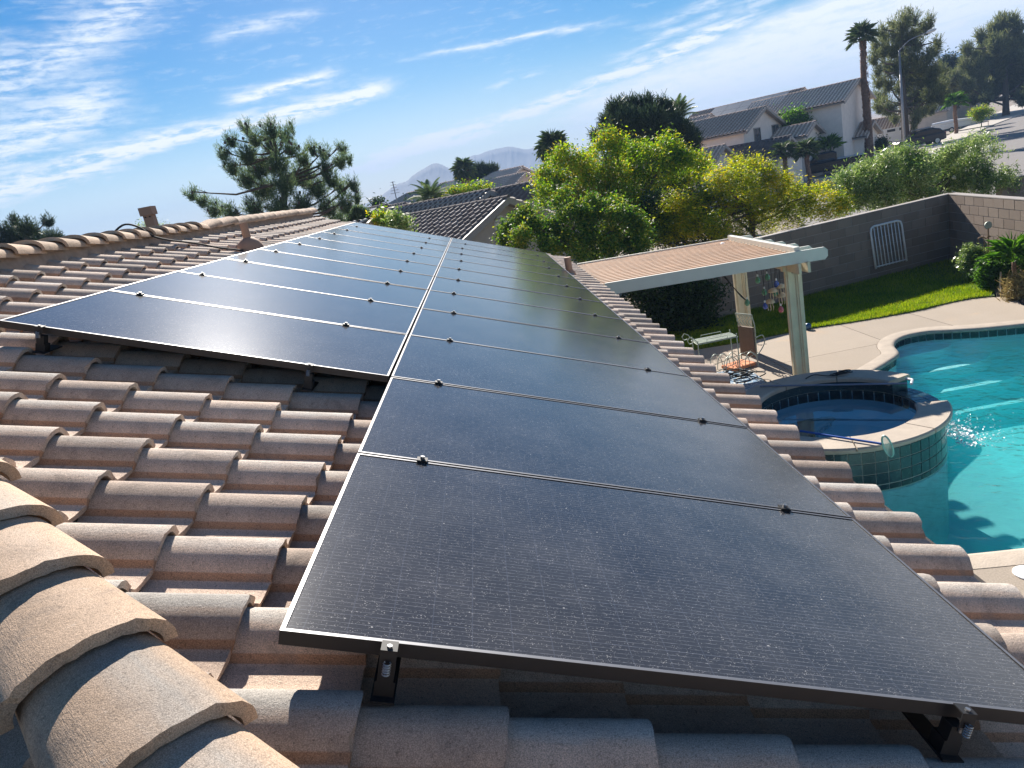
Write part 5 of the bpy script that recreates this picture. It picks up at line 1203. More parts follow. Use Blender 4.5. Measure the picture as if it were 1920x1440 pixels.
t = tree('oleander_hedge', 'white flowering oleander hedge above the block wall', 'hedge', (14.85, 21.92, 0.0), jitter_depth(B_['ole'], .8, 7), 44000, 0.13, 0.20, L_OLE, 19, 0.06, per=11, crad=.15, inner=.45, upn=0.0)
fb = MB(); rr = random.Random(8)
for k in range(46):
    b = rr.choice(B_['ole']); c = Vector(b[:3])-t.location+Vector((rr.gauss(0, .5), -abs(rr.gauss(0, .5)), rr.gauss(0, .5))).normalized()*b[3]*1.02
    for q in range(5):
        cc = c+Vector((rr.gauss(0, .03), rr.gauss(0, .03), rr.gauss(0, .03))); fb.lathe([(0, -.02), (.035, 0), (0, .02)], 5, cc)
fb.build('blossoms', M_FLOWER, t)['kind'] = 'stuff'
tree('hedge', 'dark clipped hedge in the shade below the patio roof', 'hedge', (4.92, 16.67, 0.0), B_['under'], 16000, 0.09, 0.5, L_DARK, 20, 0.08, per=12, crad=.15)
tree('grey_shrub', 'silvery tangled shrub in the planting bed by the lawn corner', 'shrub', (12.06, 15.87, 0.0), B_['sh1'], 6000, 0.075, 0.35, L_OLE, 21, 0.03, limbs=4, per=8, crad=.07)
tree('green_shrub', 'low dark green shrub in the bed under the rusty stake', 'shrub', (11.95, 14.78, 0.0), B_['sh2'], 8000, 0.08, 0.5, L_BRIGHT, 22, 0.03, limbs=4, per=9, crad=.08)
tree('dry_grass_clump', 'straw coloured ornamental grass at the right picture edge', 'ornamental grass', (11.53, 13.58, 0.0), B_['sh3'], 3600, 0.22, 0.07, L_DRY, 23, 0.02, limbs=3, per=9, crad=.08, upn=0.0)
tree('flowering_vine', 'yellow green trailing plant behind the neighbour roof ridge', 'shrub', (-0.09, 45.24, 0.0), B_['hedge2'], 7000, 0.16, 0.4, L_YG, 24, 0.1, per=9, crad=.25, limbs=3)
pine('desert_tree', 'grey green tree beside the small palm behind the far tan roof', 'tree', (1.94, 79.59, 0.0), B_['farpine'], 900, 12, 0.42, 0.06, L_DPINE, 25, 0.2, [(1.94, 79.59, 0.0), (1.94, 79.59, 4.7), (2.16, 79.88, 5.78)], .3)
pine('juniper_tree', 'dark bushy evergreen at the right foot of the tall pine', 'tree', (-4.57, 31.73, 0.0), B_['foot'], 900, 12, 0.2, 0.028, L_PINE, 26, 0.12, [(-4.57, 31.73, 0.0), (-4.57, 31.73, 3.97), (-4.51, 31.81, 4.26)], .16)
tree('orange_shrub', 'orange tinged shrub just past the last left solar panel', 'shrub', (-1.93, 18.28, 0.0), B_['orange'], 1300, 0.09, 0.4, L_YG, 27, 0.03, limbs=3, per=8, crad=.12)
tree('olive_shrub', 'dusky green shrub just past the roof end in front of the dark house', 'shrub', (-1.46, 17.72, 0.0), B_['dusk'], 1800, 0.10, 0.4, L_OLE, 28, 0.04, limbs=3, per=8, crad=.14)
pine('street_pine', 'big loose pine beside the street lamp in front of the pale houses', 'pine tree', (46.08, 77.14, 0.0), jitter_depth(B_['street'], 3.0, 8), 3000, 17, 0.36, 0.045, L_OLIVE, 29, 0.42, [(46.08, 77.14, 0.0), (46.08, 77.14, 3.37), (46.62, 78.22, 7.36), (47.1, 78.93, 10.0), (47.64, 79.49, 12.08)], .42, spread=1.1)
pine('street_pine', 'broad dark pine at the upper right corner above the street', 'pine tree', (80.17, 109.71, 0.0), jitter_depth(B_['right'], 4.0, 9), 7600, 11, 0.62, 0.07, L_OLIVE, 30, 0.55, [(80.17, 109.71, 0.0), (80.17, 109.71, 1.27), (81.09, 111.13, 6.53), (81.54, 112.16, 10.32), (82.39, 112.75, 12.49)], .55)
tree('ball_shrub', 'rounded bright green tree between the two pale houses', 'tree', (28.4, 62.98, 0.0), B_['ball'], 7000, 0.22, 0.4, L_BRIGHT, 31, 0.15, limbs=4, per=9, crad=.35)
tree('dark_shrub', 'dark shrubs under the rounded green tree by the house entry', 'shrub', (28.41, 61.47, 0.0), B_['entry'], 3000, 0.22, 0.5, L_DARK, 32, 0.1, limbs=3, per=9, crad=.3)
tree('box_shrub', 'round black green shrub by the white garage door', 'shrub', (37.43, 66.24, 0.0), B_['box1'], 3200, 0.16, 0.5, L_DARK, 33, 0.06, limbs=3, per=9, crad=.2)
tree('box_shrub', 'clipped green shrub with reddish top behind the covered trailer', 'shrub', (62.36, 89.1, 0.0), B_['box2'], 3200, 0.2, 0.5, L_YG, 34, 0.06, limbs=3, per=9, crad=.2)
tree('far_tree', 'small dark tree between the two street pines', 'tree', (79.62, 122.22, 0.0), B_['gap'], 2600, 0.45, 0.5, L_DPINE, 35, 0.2, limbs=3, per=9, crad=.6)
tree('far_tree', 'tiny leafy tree beside the antenna of the dark house', 'tree', (-6.72, 62.97, 0.0), B_['tiny'], 500, 0.3, 0.5, L_DARK, 36, 0.1, limbs=3, per=9, crad=.4)

# palms
def frond_mesh(R=0.95, pet=0.8, n=17, m=None, spread=115, wd=0.05, droop=0.35, feather=False):
    mb = MB(); rr = random.Random(n)
    if feather:
        prev = None
        N = 26
        for k in range(N):
            t_ = k/N; x = (pet+R)*t_; z = 0.35*math.sin(t_*2.2)*(pet+R)*.5-droop*t_*t_*(pet+R)*.9
            for sgn in (-1, 1):
                if t_ < .15: continue
                l = R*.42*math.sin(math.pi*min(1, .15+t_*.85))+.08
                e = (x+l*.5, sgn*l*.75, z-l*.55)
                mb.add([(x, 0, z), (x+wd*.8, 0, z), e], [(0, 1, 2)])
            if prev: mb.add([(prev[0], -.014, prev[1]), (prev[0], .014, prev[1]), (x, .014, z), (x, -.014, z)], [(0, 1, 2, 3)])
            prev = (x, z)
        return mb
    mb.add([(0, -.02, 0), (0, .02, 0), (pet, .014, 0.03), (pet, -.014, 0.03)], [(0, 1, 2, 3)])
    for k in range(n):
        a = R_(-spread+2*spread*k/(n-1)); L = R*(0.72+0.28*math.cos(a))*rr.uniform(.9, 1.08)
        dx, dy = math.cos(a), math.sin(a); px, py = -dy*wd*.5, dx*wd*.5
        m1 = (pet+dx*L*.55, dy*L*.55, .03+.05*(k % 2)); e = (pet+dx*L, dy*L, .03-droop*L*rr.uniform(.5, 1.2))
        mb.add([(pet, 0, .03), (m1[0]-px, m1[1]-py, m1[2]), e, (m1[0]+px, m1[1]+py, m1[2]+.02)], [(0, 1, 2), (0, 2, 3)])
    return mb
def palm(name, label, base, top, r0, r1, scale, nf, lm, seed, lean=1.0, feather=False, ragged=True, hang=-60, up=80, wd=0.05, trunkm=None, cat='palm tree'):
    t = empty(name, base, label, cat); bv = Vector(base); tv = Vector(top)-bv; rr = random.Random(seed)
    mb = MB(); K = 14; pts = [tv*(i/K)+Vector((math.sin(i*.5)*r0*.25, 0, 0)) for i in range(K+1)]
    mb.tube(pts, [(r0+(r1-r0)*i/K)*rr.uniform(.94, 1.06) for i in range(K+1)], 12); mb.build('trunk', trunkm or M_PBARK, t, True)
    if ragged:
        mb = MB(); nb_ = int(tv.length*46)
        for q in range(nb_):
            h = rr.uniform(0.02, 1.0); a = rr.uniform(0, 6.283); r = (r0+(r1-r0)*h)
            c = tv*h+Vector((math.cos(a)*r*.95, math.sin(a)*r*.95, 0)); o_ = Vector((math.cos(a), math.sin(a), 0)); s_ = Vector((-math.sin(a), math.cos(a), 0))
            w_ = r0*.28
            mb.add([c-s_*w_, c+s_*w_, c+o_*r0*.32+Vector((0, 0, r0*.5))+s_*w_*.4, c+o_*r0*.32+Vector((0, 0, r0*.5))-s_*w_*.4], [(0, 1, 2, 3)])
        mb.build('leaf_bases', M_PBARK, t)['kind'] = 'stuff'
    fm = frond_mesh(0.95, 0.75, 17, None, 115, wd, .35, feather).mesh('frond'); fm.materials.append(lm)
    for k in range(nf):
        a = k*2.39996+rr.uniform(-.2, .2); e = R_(hang+(up-hang)*((k+.5)/nf)**0.9)
        o = bpy.data.objects.new('frond', fm); COL.objects.link(o); o.parent = t; s_ = scale*rr.uniform(.85, 1.1)
        o.matrix_basis = Matrix.Translation(tv) @ Matrix.Rotation(a, 4, 'Z') @ Matrix.Rotation(-e, 4, 'Y') @ Matrix.Rotation(rr.uniform(-.3, .3), 4, 'X') @ Matrix.Scale(s_, 4)
    return t
palm('fan_palm', 'round headed fan palm standing before the mountain', (6.54, 50.94, 0.0), (6.44, 50.94, 6.06), 0.25, 0.22, 0.78, 60, L_PALM, 41, wd=.07)
palm('fan_palm', 'tall slender palm with shaggy brown trunk before the pale houses', (34.56, 62.87, 0.0), (36.01, 65.59, 10.44), 0.34, 0.22, 0.95, 30, L_PALM, 42, hang=-20, up=85, wd=.06)
palm('fan_palm', 'small palm left of the tan roof before the mountain', (0.13, 73.52, 0.0), (0.03, 73.81, 6.31), 0.5, 0.42, 0.85, 44, L_PALM, 43, wd=.09)
palm('shaggy_palm', 'shaggy drooping palm head above the neighbour roof ridge', (-1.82, 42.19, 0.0), (-1.92, 42.19, 4.34), 0.3, 0.28, 0.75, 44, L_PALM, 44, feather=True, hang=-70, up=70, wd=.09)
palm('dwarf_palm', 'dark dwarf fan palm left of the black pickup', (22.63, 51.72, 0.0), (22.79, 52.08, 2.65), 0.17, 0.15, 0.62, 30, L_PALM, 45, hang=-30, up=70, wd=.07)
palm('dwarf_palm', 'lighter dwarf fan palm in front of the black pickup', (23.78, 50.57, 0.0), (23.88, 51.0, 2.47), 0.17, 0.15, 0.62, 30, L_PALM, 46, hang=-30, up=75, wd=.07)
palm('banana_plant', 'bright plant with broad upright leaves behind the pickup', (30.04, 60.15, 0.0), (29.94, 60.15, 1.85), 0.12, 0.1, 0.9, 12, L_BRIGHT, 47, hang=25, up=85, wd=.16, ragged=False, cat='plant')
palm('fan_palm', 'little bright palm at the garage corner behind the trailer', (56.85, 85.4, 0.0), (56.75, 85.4, 3.29), 0.2, 0.18, 0.95, 24, L_BRIGHT, 48, hang=-10, up=80, wd=.09)
palm('yucca_plant', 'spiky fronds sticking up right of the dark evergreen', (12.44, 40.55, 0.0), (12.34, 40.55, 5.95), 0.25, 0.22, 0.7, 26, L_PALM, 49, feather=True, hang=10, up=85, wd=.1)
palm('young_fan_palm', 'young bright fan palm in the bed by the sunlit wall', (11.82, 14.05, 0.0), (11.72, 14.05, 0.68), 0.05, 0.04, 0.42, 14, L_BRIGHT, 50, hang=12, up=80, wd=.045, ragged=False, cat='palm')

# ================================================================ NEIGHBOURHOOD
def stile_sheet(L, S, pitch=0.31, expo=0.42, amp=0.085, simple_=False):
    """real S-tile relief for a whole slope: x along the ridge 0..L, y down the slope 0..S"""
    prof = [(0, 0.0), (.30, 0.0), (.45, .6), (.62, 1.0), (.80, .75), (.95, .1)] if not simple_ else [(0, 0.0), (.35, 0.0), (.65, 1.0)]
    xs = []; zs = []; us = []
    n = int(L/pitch)
    for i in range(n):
        for (a, b) in prof: xs.append((i+a)*pitch); zs.append(b*amp); us.append(.36+a*.64)  # u selects the painted lit crown and shaded pan tones
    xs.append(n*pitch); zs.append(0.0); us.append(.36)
    xs = np.array(xs)*(L/(n*pitch)); zs = np.array(zs)
    rows = int(S/expo); ys = []; zo = []
    for r in range(rows):
        ys += [r*S/rows, (r+1)*S/rows-0.001]; zo += [0.0, 0.065]
    ys = np.array(ys); zo = np.array(zo)
    X_, Y_ = np.meshgrid(xs, ys); Z_ = zs[None, :]+zo[:, None]
    nx, ny = len(xs), len(ys)
    V = np.stack([X_.ravel(), Y_.ravel(), Z_.ravel()], 1)
    idx = np.arange(nx*ny).reshape(ny, nx)
    F = np.stack([idx[:-1, :-1].ravel(), idx[1:, :-1].ravel(), idx[1:, 1:].ravel(), idx[:-1, 1:].ravel()], 1)
    return V, F, np.tile(np.array(us), ny)
def gable_house(name, label, G_, r, L, a, rise, wallm, tilem, cat='house', group=None, zb=0.0, over=0.4, b_off=None, wins=(), vent=None, tiles=True, simple_=False, near_tiles=False, ridge_caps=True, panels=None, pitch=.31, trim=M_TRIM):
    """G_: ridge end at the front gable, r: horizontal ridge direction going back, a: half width, rise: height of the gable.
    local frame: x = along the ridge from the front gable, y = to the left of it seen from the front"""
    t = empty(name, (G_[0], G_[1], zb), label, cat, group)
    rv = Vector((r[0], r[1], 0)).normalized(); s = Vector((-rv.y, rv.x, 0)); H = G_[2]-zb
    t.rotation_euler = (0, 0, math.atan2(rv.y, rv.x))
    sl = math.atan2(rise, a)
    eave = H-rise
    # walls as one closed pentagon prism
    mb = MB(); poly = [(-a+.0, 0), (a, 0), (a, eave-.1), (0, H-.12), (-a, eave-.1)]
    vs = [(over, p[0], p[1]) for p in poly]+[(L-over, p[0], p[1]) for p in poly]
    mb.add(vs, [(0, 1, 2, 3, 4)[::-1], (5, 6, 7, 8, 9)]+[(i, (i+1) % 5, 5+(i+1) % 5, 5+i) for i in range(5)])
    mb.build('wall', wallm, t)
    So = math.hypot(a+over, rise*(a+over)/a)
    for sgn in (-1, 1):
        ex_ = Vector((1, 0, 0)); ey = Vector((0, sgn*math.cos(sl), -math.sin(sl))); ez = Vector((0, sgn*math.sin(sl), math.cos(sl)))
        M = Matrix.Identity(4)
        for i in range(3): M[i][0] = ex_[i]; M[i][1] = ey[i]; M[i][2] = ez[i]
        M[2][3] = H
        if near_tiles and sgn == -1*near_tiles:
            mb = MB(); mb.box((L/2, So/2, -0.05), (L, So, 0.10)); o = mb.build('roof', tilem, t); o.matrix_basis = M
            nn = int(L/.30); mm_ = int(So/.33)
            for j in range(mm_):
                for i in range(nn):
                    q = bpy.data.objects.new('roof_tile', NT); COL.objects.link(q); q.parent = o
                    q.matrix_basis = Matrix.Translation((i*.30+.0, (j+1)*So/mm_-.36, 0.0)) @ Matrix.Rotation(R_(90), 4, 'Z') @ Matrix.Scale(-1, 4, (0, 1, 0)) if False else Matrix(((0, 1, 0, i*.30), (1, 0, 0, (j+1)*So/mm_-.40), (0, 0, 1, 0.02), (0, 0, 0, 1)))
        else:
            V, F, UU = stile_sheet(L, So, pitch=pitch, simple_=simple_ or (sgn == 1 and False))
            if sgn == -1: V[:, 0] = L-V[:, 0]; F = F[:, ::-1]
            if sgn == -1: F = F[:, ::-1]
            o = link('roof', np_mesh('roof', V, F, 4), tilem, t); o.matrix_basis = M
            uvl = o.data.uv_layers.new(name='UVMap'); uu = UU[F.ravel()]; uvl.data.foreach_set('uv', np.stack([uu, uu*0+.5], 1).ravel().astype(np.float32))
            mb = MB(); mb.box((L/2, So/2, -0.06), (L-.02, So-.02, 0.10)); q = mb.build('roof_deck', M_TRIM, o)
    # barge boards
    for x in (0.03, L-.03):
        for sgn in (-1, 1):
            p0 = Vector((x, 0, H-.02)); p1 = Vector((x, sgn*(a+over), H-rise*(a+over)/a-.02))
            d = (p1-p0).normalized(); nrm = Vector((0, -d.z, d.y))
            if nrm.z < 0: nrm = -nrm
            vs = []; mb = MB()
            for pp in (p0, p1):
                for (u_, v_) in ((-.04, .06), (.04, .06), (.04, -.16), (-.04, -.16)): vs.append(pp+Vector((u_, 0, 0))+nrm*v_)
            mb.add(vs, [(0, 1, 2, 3), (4, 7, 6, 5), (0, 4, 5, 1), (1, 5, 6, 2), (2, 6, 7, 3), (3, 7, 4, 0)])
            mb.build('barge_board', trim, t)
    if ridge_caps:
        mb = MB(); n = int(L/.36)
        for k in range(n):
            x = k*L/n; vs = []
            for xx, rr_ in ((x, .12), (x+L/n*1.08, .10)):
                for q in range(7):
                    an = math.pi*q/6; vs.append((xx, -math.cos(an)*rr_, H+.03+math.sin(an)*rr_*.8))
            mb.add(vs, [(i, i+1, 8+i, 7+i) for i in range(6)]+[tuple(range(7))])
        mb.build('ridge_caps', tilem, t)
    for (side, c, z, wd, hh) in wins:   # side 'f': front gable face, 'r' / 'l': long walls
        fr = MB(); pn = MB(); fr2 = []
        def put(m_, uo, dims, off):
            if side == 'f': m_.box((over-off, c+uo[0], z+uo[1]), (0.05, dims[0], dims[1]))
            else:
                sg = -1 if side == 'r' else 1
                m_.box((c+uo[0], sg*(a+off), z+uo[1]), (dims[0], 0.05, dims[1]))
        put(pn, (0, 0), (wd, hh), 0.0); e = .07
        put(fr, (0, hh/2+e/2), (wd+2*e, e), .03); put(fr, (0, -hh/2-e/2), (wd+2*e, e), .03); put(fr, (-wd/2-e/2, 0), (e, hh), .03); put(fr, (wd/2+e/2, 0), (e, hh), .03)
        put(fr, (0, 0), (.05, hh), .015); put(fr, (-wd/4, 0), (.03, hh), .012); put(fr, (wd/4, 0), (.03, hh), .012)
        w_ = fr.build('window', trim, t); pn.build('pane', M_GLASS, w_)
    if vent:
        c, z, rr_ = vent; mb = MB(); mb.tube([(over-.05, c, z), (over-.001, c, z)], rr_, 20); v_ = mb.build('gable_vent', M_WHITE, t)
        mb = MB()
        for q in range(5):
            zz = z-rr_*.7+q*rr_*.35; hw = math.sqrt(max(0.01, rr_**2-(zz-z)**2))*.9; mb.box((over-.06, c, zz), (.02, 2*hw, rr_*.12))
        mb.build('louvre', M_TRIM, v_)
    if panels:
        for (x0, x1, y0, y1, sgn, nx, ny) in panels:
            ez = Vector((0, sgn*math.sin(sl), math.cos(sl))); ey = Vector((0, sgn*math.cos(sl), -math.sin(sl)))
            for i in range(nx):
                for j in range(ny):
                    M = Matrix.Identity(4)
                    for q in range(3): M[q][0] = (1, 0, 0)[q]; M[q][1] = ey[q]; M[q][2] = ez[q]
                    M[2][3] = H
                    mb = MB(); mb.box((x0+(x1-x0)*(i+.5)/nx, y0+(y1-y0)*(j+.5)/ny, .16), ((x1-x0)/nx-.03, (y1-y0)/ny-.03, .04)); o = mb.build('solar_module', M_FPAN, t); o.matrix_basis = M
    return t
M_FPAN = simple('far_solar_module', (0.05, 0.055, 0.06), 0.35, 0, 0.1, 1, 0, 0.9)
lowt = tile_data(PROF_LOW, False, 3)
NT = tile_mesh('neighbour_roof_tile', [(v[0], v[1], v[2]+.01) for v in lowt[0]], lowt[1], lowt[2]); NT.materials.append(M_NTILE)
RD = (-0.756, 0.654)
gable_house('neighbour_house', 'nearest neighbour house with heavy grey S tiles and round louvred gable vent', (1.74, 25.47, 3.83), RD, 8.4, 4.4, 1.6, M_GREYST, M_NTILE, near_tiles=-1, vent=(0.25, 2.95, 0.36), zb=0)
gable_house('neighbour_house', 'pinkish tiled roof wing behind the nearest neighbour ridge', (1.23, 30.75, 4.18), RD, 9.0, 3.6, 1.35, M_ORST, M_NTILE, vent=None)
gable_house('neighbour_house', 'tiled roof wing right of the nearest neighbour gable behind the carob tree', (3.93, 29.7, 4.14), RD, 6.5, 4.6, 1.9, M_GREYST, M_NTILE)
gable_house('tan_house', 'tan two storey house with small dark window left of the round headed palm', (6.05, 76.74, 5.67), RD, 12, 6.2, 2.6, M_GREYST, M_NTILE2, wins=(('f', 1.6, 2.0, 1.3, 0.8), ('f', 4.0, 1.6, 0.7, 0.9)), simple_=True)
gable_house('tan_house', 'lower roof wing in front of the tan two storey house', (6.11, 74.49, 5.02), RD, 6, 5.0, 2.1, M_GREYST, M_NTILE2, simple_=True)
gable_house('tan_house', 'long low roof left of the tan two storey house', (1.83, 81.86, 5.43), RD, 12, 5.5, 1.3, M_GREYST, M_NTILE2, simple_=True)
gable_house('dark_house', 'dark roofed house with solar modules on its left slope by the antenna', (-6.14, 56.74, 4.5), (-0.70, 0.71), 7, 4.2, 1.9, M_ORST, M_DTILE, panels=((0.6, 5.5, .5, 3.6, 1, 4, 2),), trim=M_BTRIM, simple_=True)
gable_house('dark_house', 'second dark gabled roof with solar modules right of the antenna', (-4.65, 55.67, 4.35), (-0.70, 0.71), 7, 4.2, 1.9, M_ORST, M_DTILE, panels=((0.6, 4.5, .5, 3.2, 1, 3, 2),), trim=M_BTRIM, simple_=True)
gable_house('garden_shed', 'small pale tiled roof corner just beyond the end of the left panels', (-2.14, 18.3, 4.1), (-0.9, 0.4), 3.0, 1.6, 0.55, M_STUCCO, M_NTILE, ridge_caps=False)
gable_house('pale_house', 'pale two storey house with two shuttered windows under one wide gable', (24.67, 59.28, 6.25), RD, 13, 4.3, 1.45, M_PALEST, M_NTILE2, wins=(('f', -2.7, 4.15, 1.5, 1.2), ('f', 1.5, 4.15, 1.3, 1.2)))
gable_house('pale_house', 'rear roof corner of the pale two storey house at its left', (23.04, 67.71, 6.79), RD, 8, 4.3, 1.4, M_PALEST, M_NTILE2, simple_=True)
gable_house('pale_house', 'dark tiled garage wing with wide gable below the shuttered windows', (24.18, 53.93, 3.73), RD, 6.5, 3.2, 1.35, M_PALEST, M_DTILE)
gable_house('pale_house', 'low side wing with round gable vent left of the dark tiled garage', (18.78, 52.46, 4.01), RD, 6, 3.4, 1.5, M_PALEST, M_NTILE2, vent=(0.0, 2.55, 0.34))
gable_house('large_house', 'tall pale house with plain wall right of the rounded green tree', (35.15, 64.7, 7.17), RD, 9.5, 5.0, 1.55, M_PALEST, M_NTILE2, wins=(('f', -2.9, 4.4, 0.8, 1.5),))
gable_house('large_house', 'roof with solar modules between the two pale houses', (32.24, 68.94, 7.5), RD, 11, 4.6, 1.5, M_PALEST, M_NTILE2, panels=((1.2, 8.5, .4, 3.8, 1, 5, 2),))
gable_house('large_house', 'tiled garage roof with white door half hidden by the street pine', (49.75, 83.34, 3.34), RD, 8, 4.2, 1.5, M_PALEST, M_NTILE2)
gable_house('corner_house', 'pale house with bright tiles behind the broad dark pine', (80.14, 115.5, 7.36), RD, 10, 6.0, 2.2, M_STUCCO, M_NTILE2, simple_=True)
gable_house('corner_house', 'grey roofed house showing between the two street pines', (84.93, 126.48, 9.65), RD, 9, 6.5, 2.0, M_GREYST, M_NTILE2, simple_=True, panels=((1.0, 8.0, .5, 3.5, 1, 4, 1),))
gable_house('side_house', 'cream garage wing behind the covered trailer', (70.28, 106.24, 3.76), RD, 5, 4.5, 1.2, M_STUCCO, M_NTILE2, simple_=True)
gable_house('large_house', 'small tiled entry roof beside the rounded green tree', (28.78, 59.81, 4.39), RD, 4, 2.2, 0.8, M_PALEST, M_NTILE2)
gable_house('large_house', 'low tiled roof at the right corner of the tall pale house', (36.23, 64.75, 3.53), RD, 5, 2.6, 1.0, M_PALEST, M_NTILE2)

# street lamp
lb = Vector((43.7, 73.26, 0.0)); t = empty('street_lamp', lb, 'tall grey street lamp with long curved arm before the street pine', 'street lamp')
tops = [Vector(p)-lb for p in [(45.0, 75.71, 9.56), (45.39, 75.79, 9.86), (46.25, 75.92, 10.37), (47.34, 76.0, 10.64), (48.07, 76.03, 10.76)]]
mb = MB(); mb.tube([Vector((0, 0, 0)), tops[0]], [0.16, 0.09], 10); mb.build('pole', M_POLE, t, True)
mb = MB(); mb.tube(catmull([tuple(p) for p in tops], 5), 0.045, 8); mb.build('arm', M_POLE, t, True)
e = tops[-1]; d = (tops[-1]-tops[-2]).normalized(); mb = MB(); mb.tube([e-d*.1, e+d*.25, e+d*.8, e+d*1.0], [.07, .17, .15, .05], 8); mb.build('lamp_head', M_WHITE, t, True)

# ---- asphalt street, pavement, driveways
m, g, out = mat('asphalt'); ob = g.node('ShaderNodeTexCoord').outputs['Object']
prin(g, out, g.mix(g.noise(ob, 0.6, 5, .7), (0.17, 0.155, 0.145), (0.23, 0.21, 0.20)), 0.9, 0, g.bump(g.noise(ob, 30, 3), .3, .01)); M_ASPH = m
m, g, out = mat('pavement_concrete'); ob = g.node('ShaderNodeTexCoord').outputs['Object']
prin(g, out, g.mix(g.noise(ob, 1.2, 4, .6), (0.42, 0.38, 0.33), (0.52, 0.47, 0.41)), 0.9); M_PAVE = m

mb = MB(); mb.prism([(15.18, 32.74), (18.39, 18.98), (82.63, 92.73), (109.31, 139.81), (60.51, 85.48), (36.51, 57.65), (29.63, 52.92), (25.52, 51.0), (26.99, 59.59)], -0.15, -0.03); o = mb.build('street', M_ASPH); o['kind'] = 'structure'
mb = MB(); mb.prism([(25.79, 57.85), (26.4, 52.82), (30.68, 54.87), (37.5, 59.13), (61.88, 87.19), (107.84, 134.08), (164.75, 215.83), (76.42, 109.67), (45.33, 72.95), (37.41, 66.4), (31.53, 63.46), (29.49, 67.56)], -0.15, 0.06); o = mb.build('pavement', M_PAVE); o['kind'] = 'structure'
mb = MB(); mb.prism([(35.28, 61.67), (55.93, 101.58), (64.99, 105.43), (48.13, 74.81)], -0.15, 0.0); o = mb.build('driveway', M_PAVE); o['kind'] = 'structure'
mb = MB(); mb.prism([(28.56, 65.37), (42.24, 99.25), (44.88, 87.09), (33.74, 62.25)], -0.15, 0.0); o = mb.build('driveway', M_PAVE); o['kind'] = 'structure'
t = empty('garage_door', (45.32, 79.64, 0.0), 'white garage door partly hidden by the tall palm and street lamp', 'garage door'); t.rotation_euler = (0, 0, math.atan2(-0.25, 1.0))
for k in range(4):
    mb = MB(); mb.box((0, 0, .29+k*.56), (4.9, .06, .55)); mb.build('door_panel', M_WHITE, t)
for k in range(4):
    mb = MB(); mb.box((-1.8+k*1.2, -.035, 1.98), (.8, .02, .26)); mb.build('door_window', M_GLASS, t)
t = empty('roof_antenna', (-5.25, 55.79, 4.82), 'thin television antenna above the dark roofed house', 'antenna')
mb = MB(); mb.tube([(0, 0, -2.0), (0, 0, 1.25)], .04, 5); mb.build('mast', M_POLE, t)
mb = MB()
for k in range(5): mb.box((0, 0, 1.2-k*.2), (.35+.08*k, .03, .03))
mb.build('rods', M_POLE, t)


# ---- vehicles (x forward, y left, z up)
M_CARB = simple('black_car_paint', (0.008, 0.008, 0.010), 0.2, 0.2, 0, 1); M_CARD = simple('dark_brown_car_paint', (0.06, 0.05, 0.05), 0.22, 0.5, 0, 1)
M_CGLASS = simple('car_glass', (0.01, 0.012, 0.015), 0.06); M_TAIL = simple('tail_light_red', (0.50, 0.02, 0.02), 0.25); M_RIM = simple('wheel_rim', (0.5, 0.5, 0.5), 0.3, 0.9); M_COVER = simple('tonneau_cover', (0.50, 0.52, 0.55), 0.4)
def wheel(t, x, y, r=0.37, w_=0.25):
    mb = MB(); mb.tube([(x, y-w_/2, r), (x, y+w_/2, r)], r, 20); o = mb.build('wheel', M_RUBBER, t)
    mb = MB(); s_ = 1 if y > 0 else -1
    mb.tube([(x, y+s_*(w_/2-.01), r), (x, y+s_*(w_/2+.012), r)], r*.62, 12); mb.build('rim', M_RIM, o)
def loft(mb, secs):
    """secs: list of (x, [(y, z) ...]) closed outlines with equal counts"""
    n = len(secs[0][1]); vs = []; fs = []
    for x, o in secs: vs += [(x, y, z) for y, z in o]
    for k in range(len(secs)-1):
        for i in range(n): fs.append((k*n+i, k*n+(i+1) % n, (k+1)*n+(i+1) % n, (k+1)*n+i))
    fs.append(tuple(range(n))[::-1]); fs.append(tuple((len(secs)-1)*n+i for i in range(n))); mb.add(vs, fs)
def sec(w_, z0, z1, tw=None, r=.08):
    tw = w_-r if tw is None else tw
    return [(-w_+.04, z0), (w_-.04, z0), (w_, z0+.12), (w_, z1-.12), (tw, z1), (-tw, z1), (-w_, z1-.12), (-w_, z0+.12)]
def vehicle(name, label, cat, loc, yaw): return empty(name, loc, label, cat, None, None, yaw)
t = vehicle('pickup_truck', 'black crew cab pickup with grey bed cover parked at the pale house', 'pickup truck', (29.26, 59.67, 0.0), math.atan2(0.36, -0.93))
mb = MB(); loft(mb, [(2.85, sec(.86, .50, .98)), (2.75, sec(.95, .42, 1.10)), (1.30, sec(1.0, .42, 1.18)), (1.2, sec(1.0, .42, 1.20)), (-.75, sec(1.0, .42, 1.22)), (-2.70, sec(1.0, .45, 1.22)), (-2.9, sec(.96, .50, 1.20))]); mb.build('body', M_CARB, t)
mb = MB(); loft(mb, [(1.25, sec(.93, 1.14, 1.38, .80)), (.55, sec(.93, 1.14, 1.92, .74)), (-.5, sec(.93, 1.14, 1.95, .76)), (-.78, sec(.93, 1.14, 1.80, .76))]); mb.build('cab', M_CARB, t)
mb = MB(); mb.box((-1.82, 0, 1.245), (2.05, 1.80, .05)); mb.build('bed_cover', M_COVER, t)
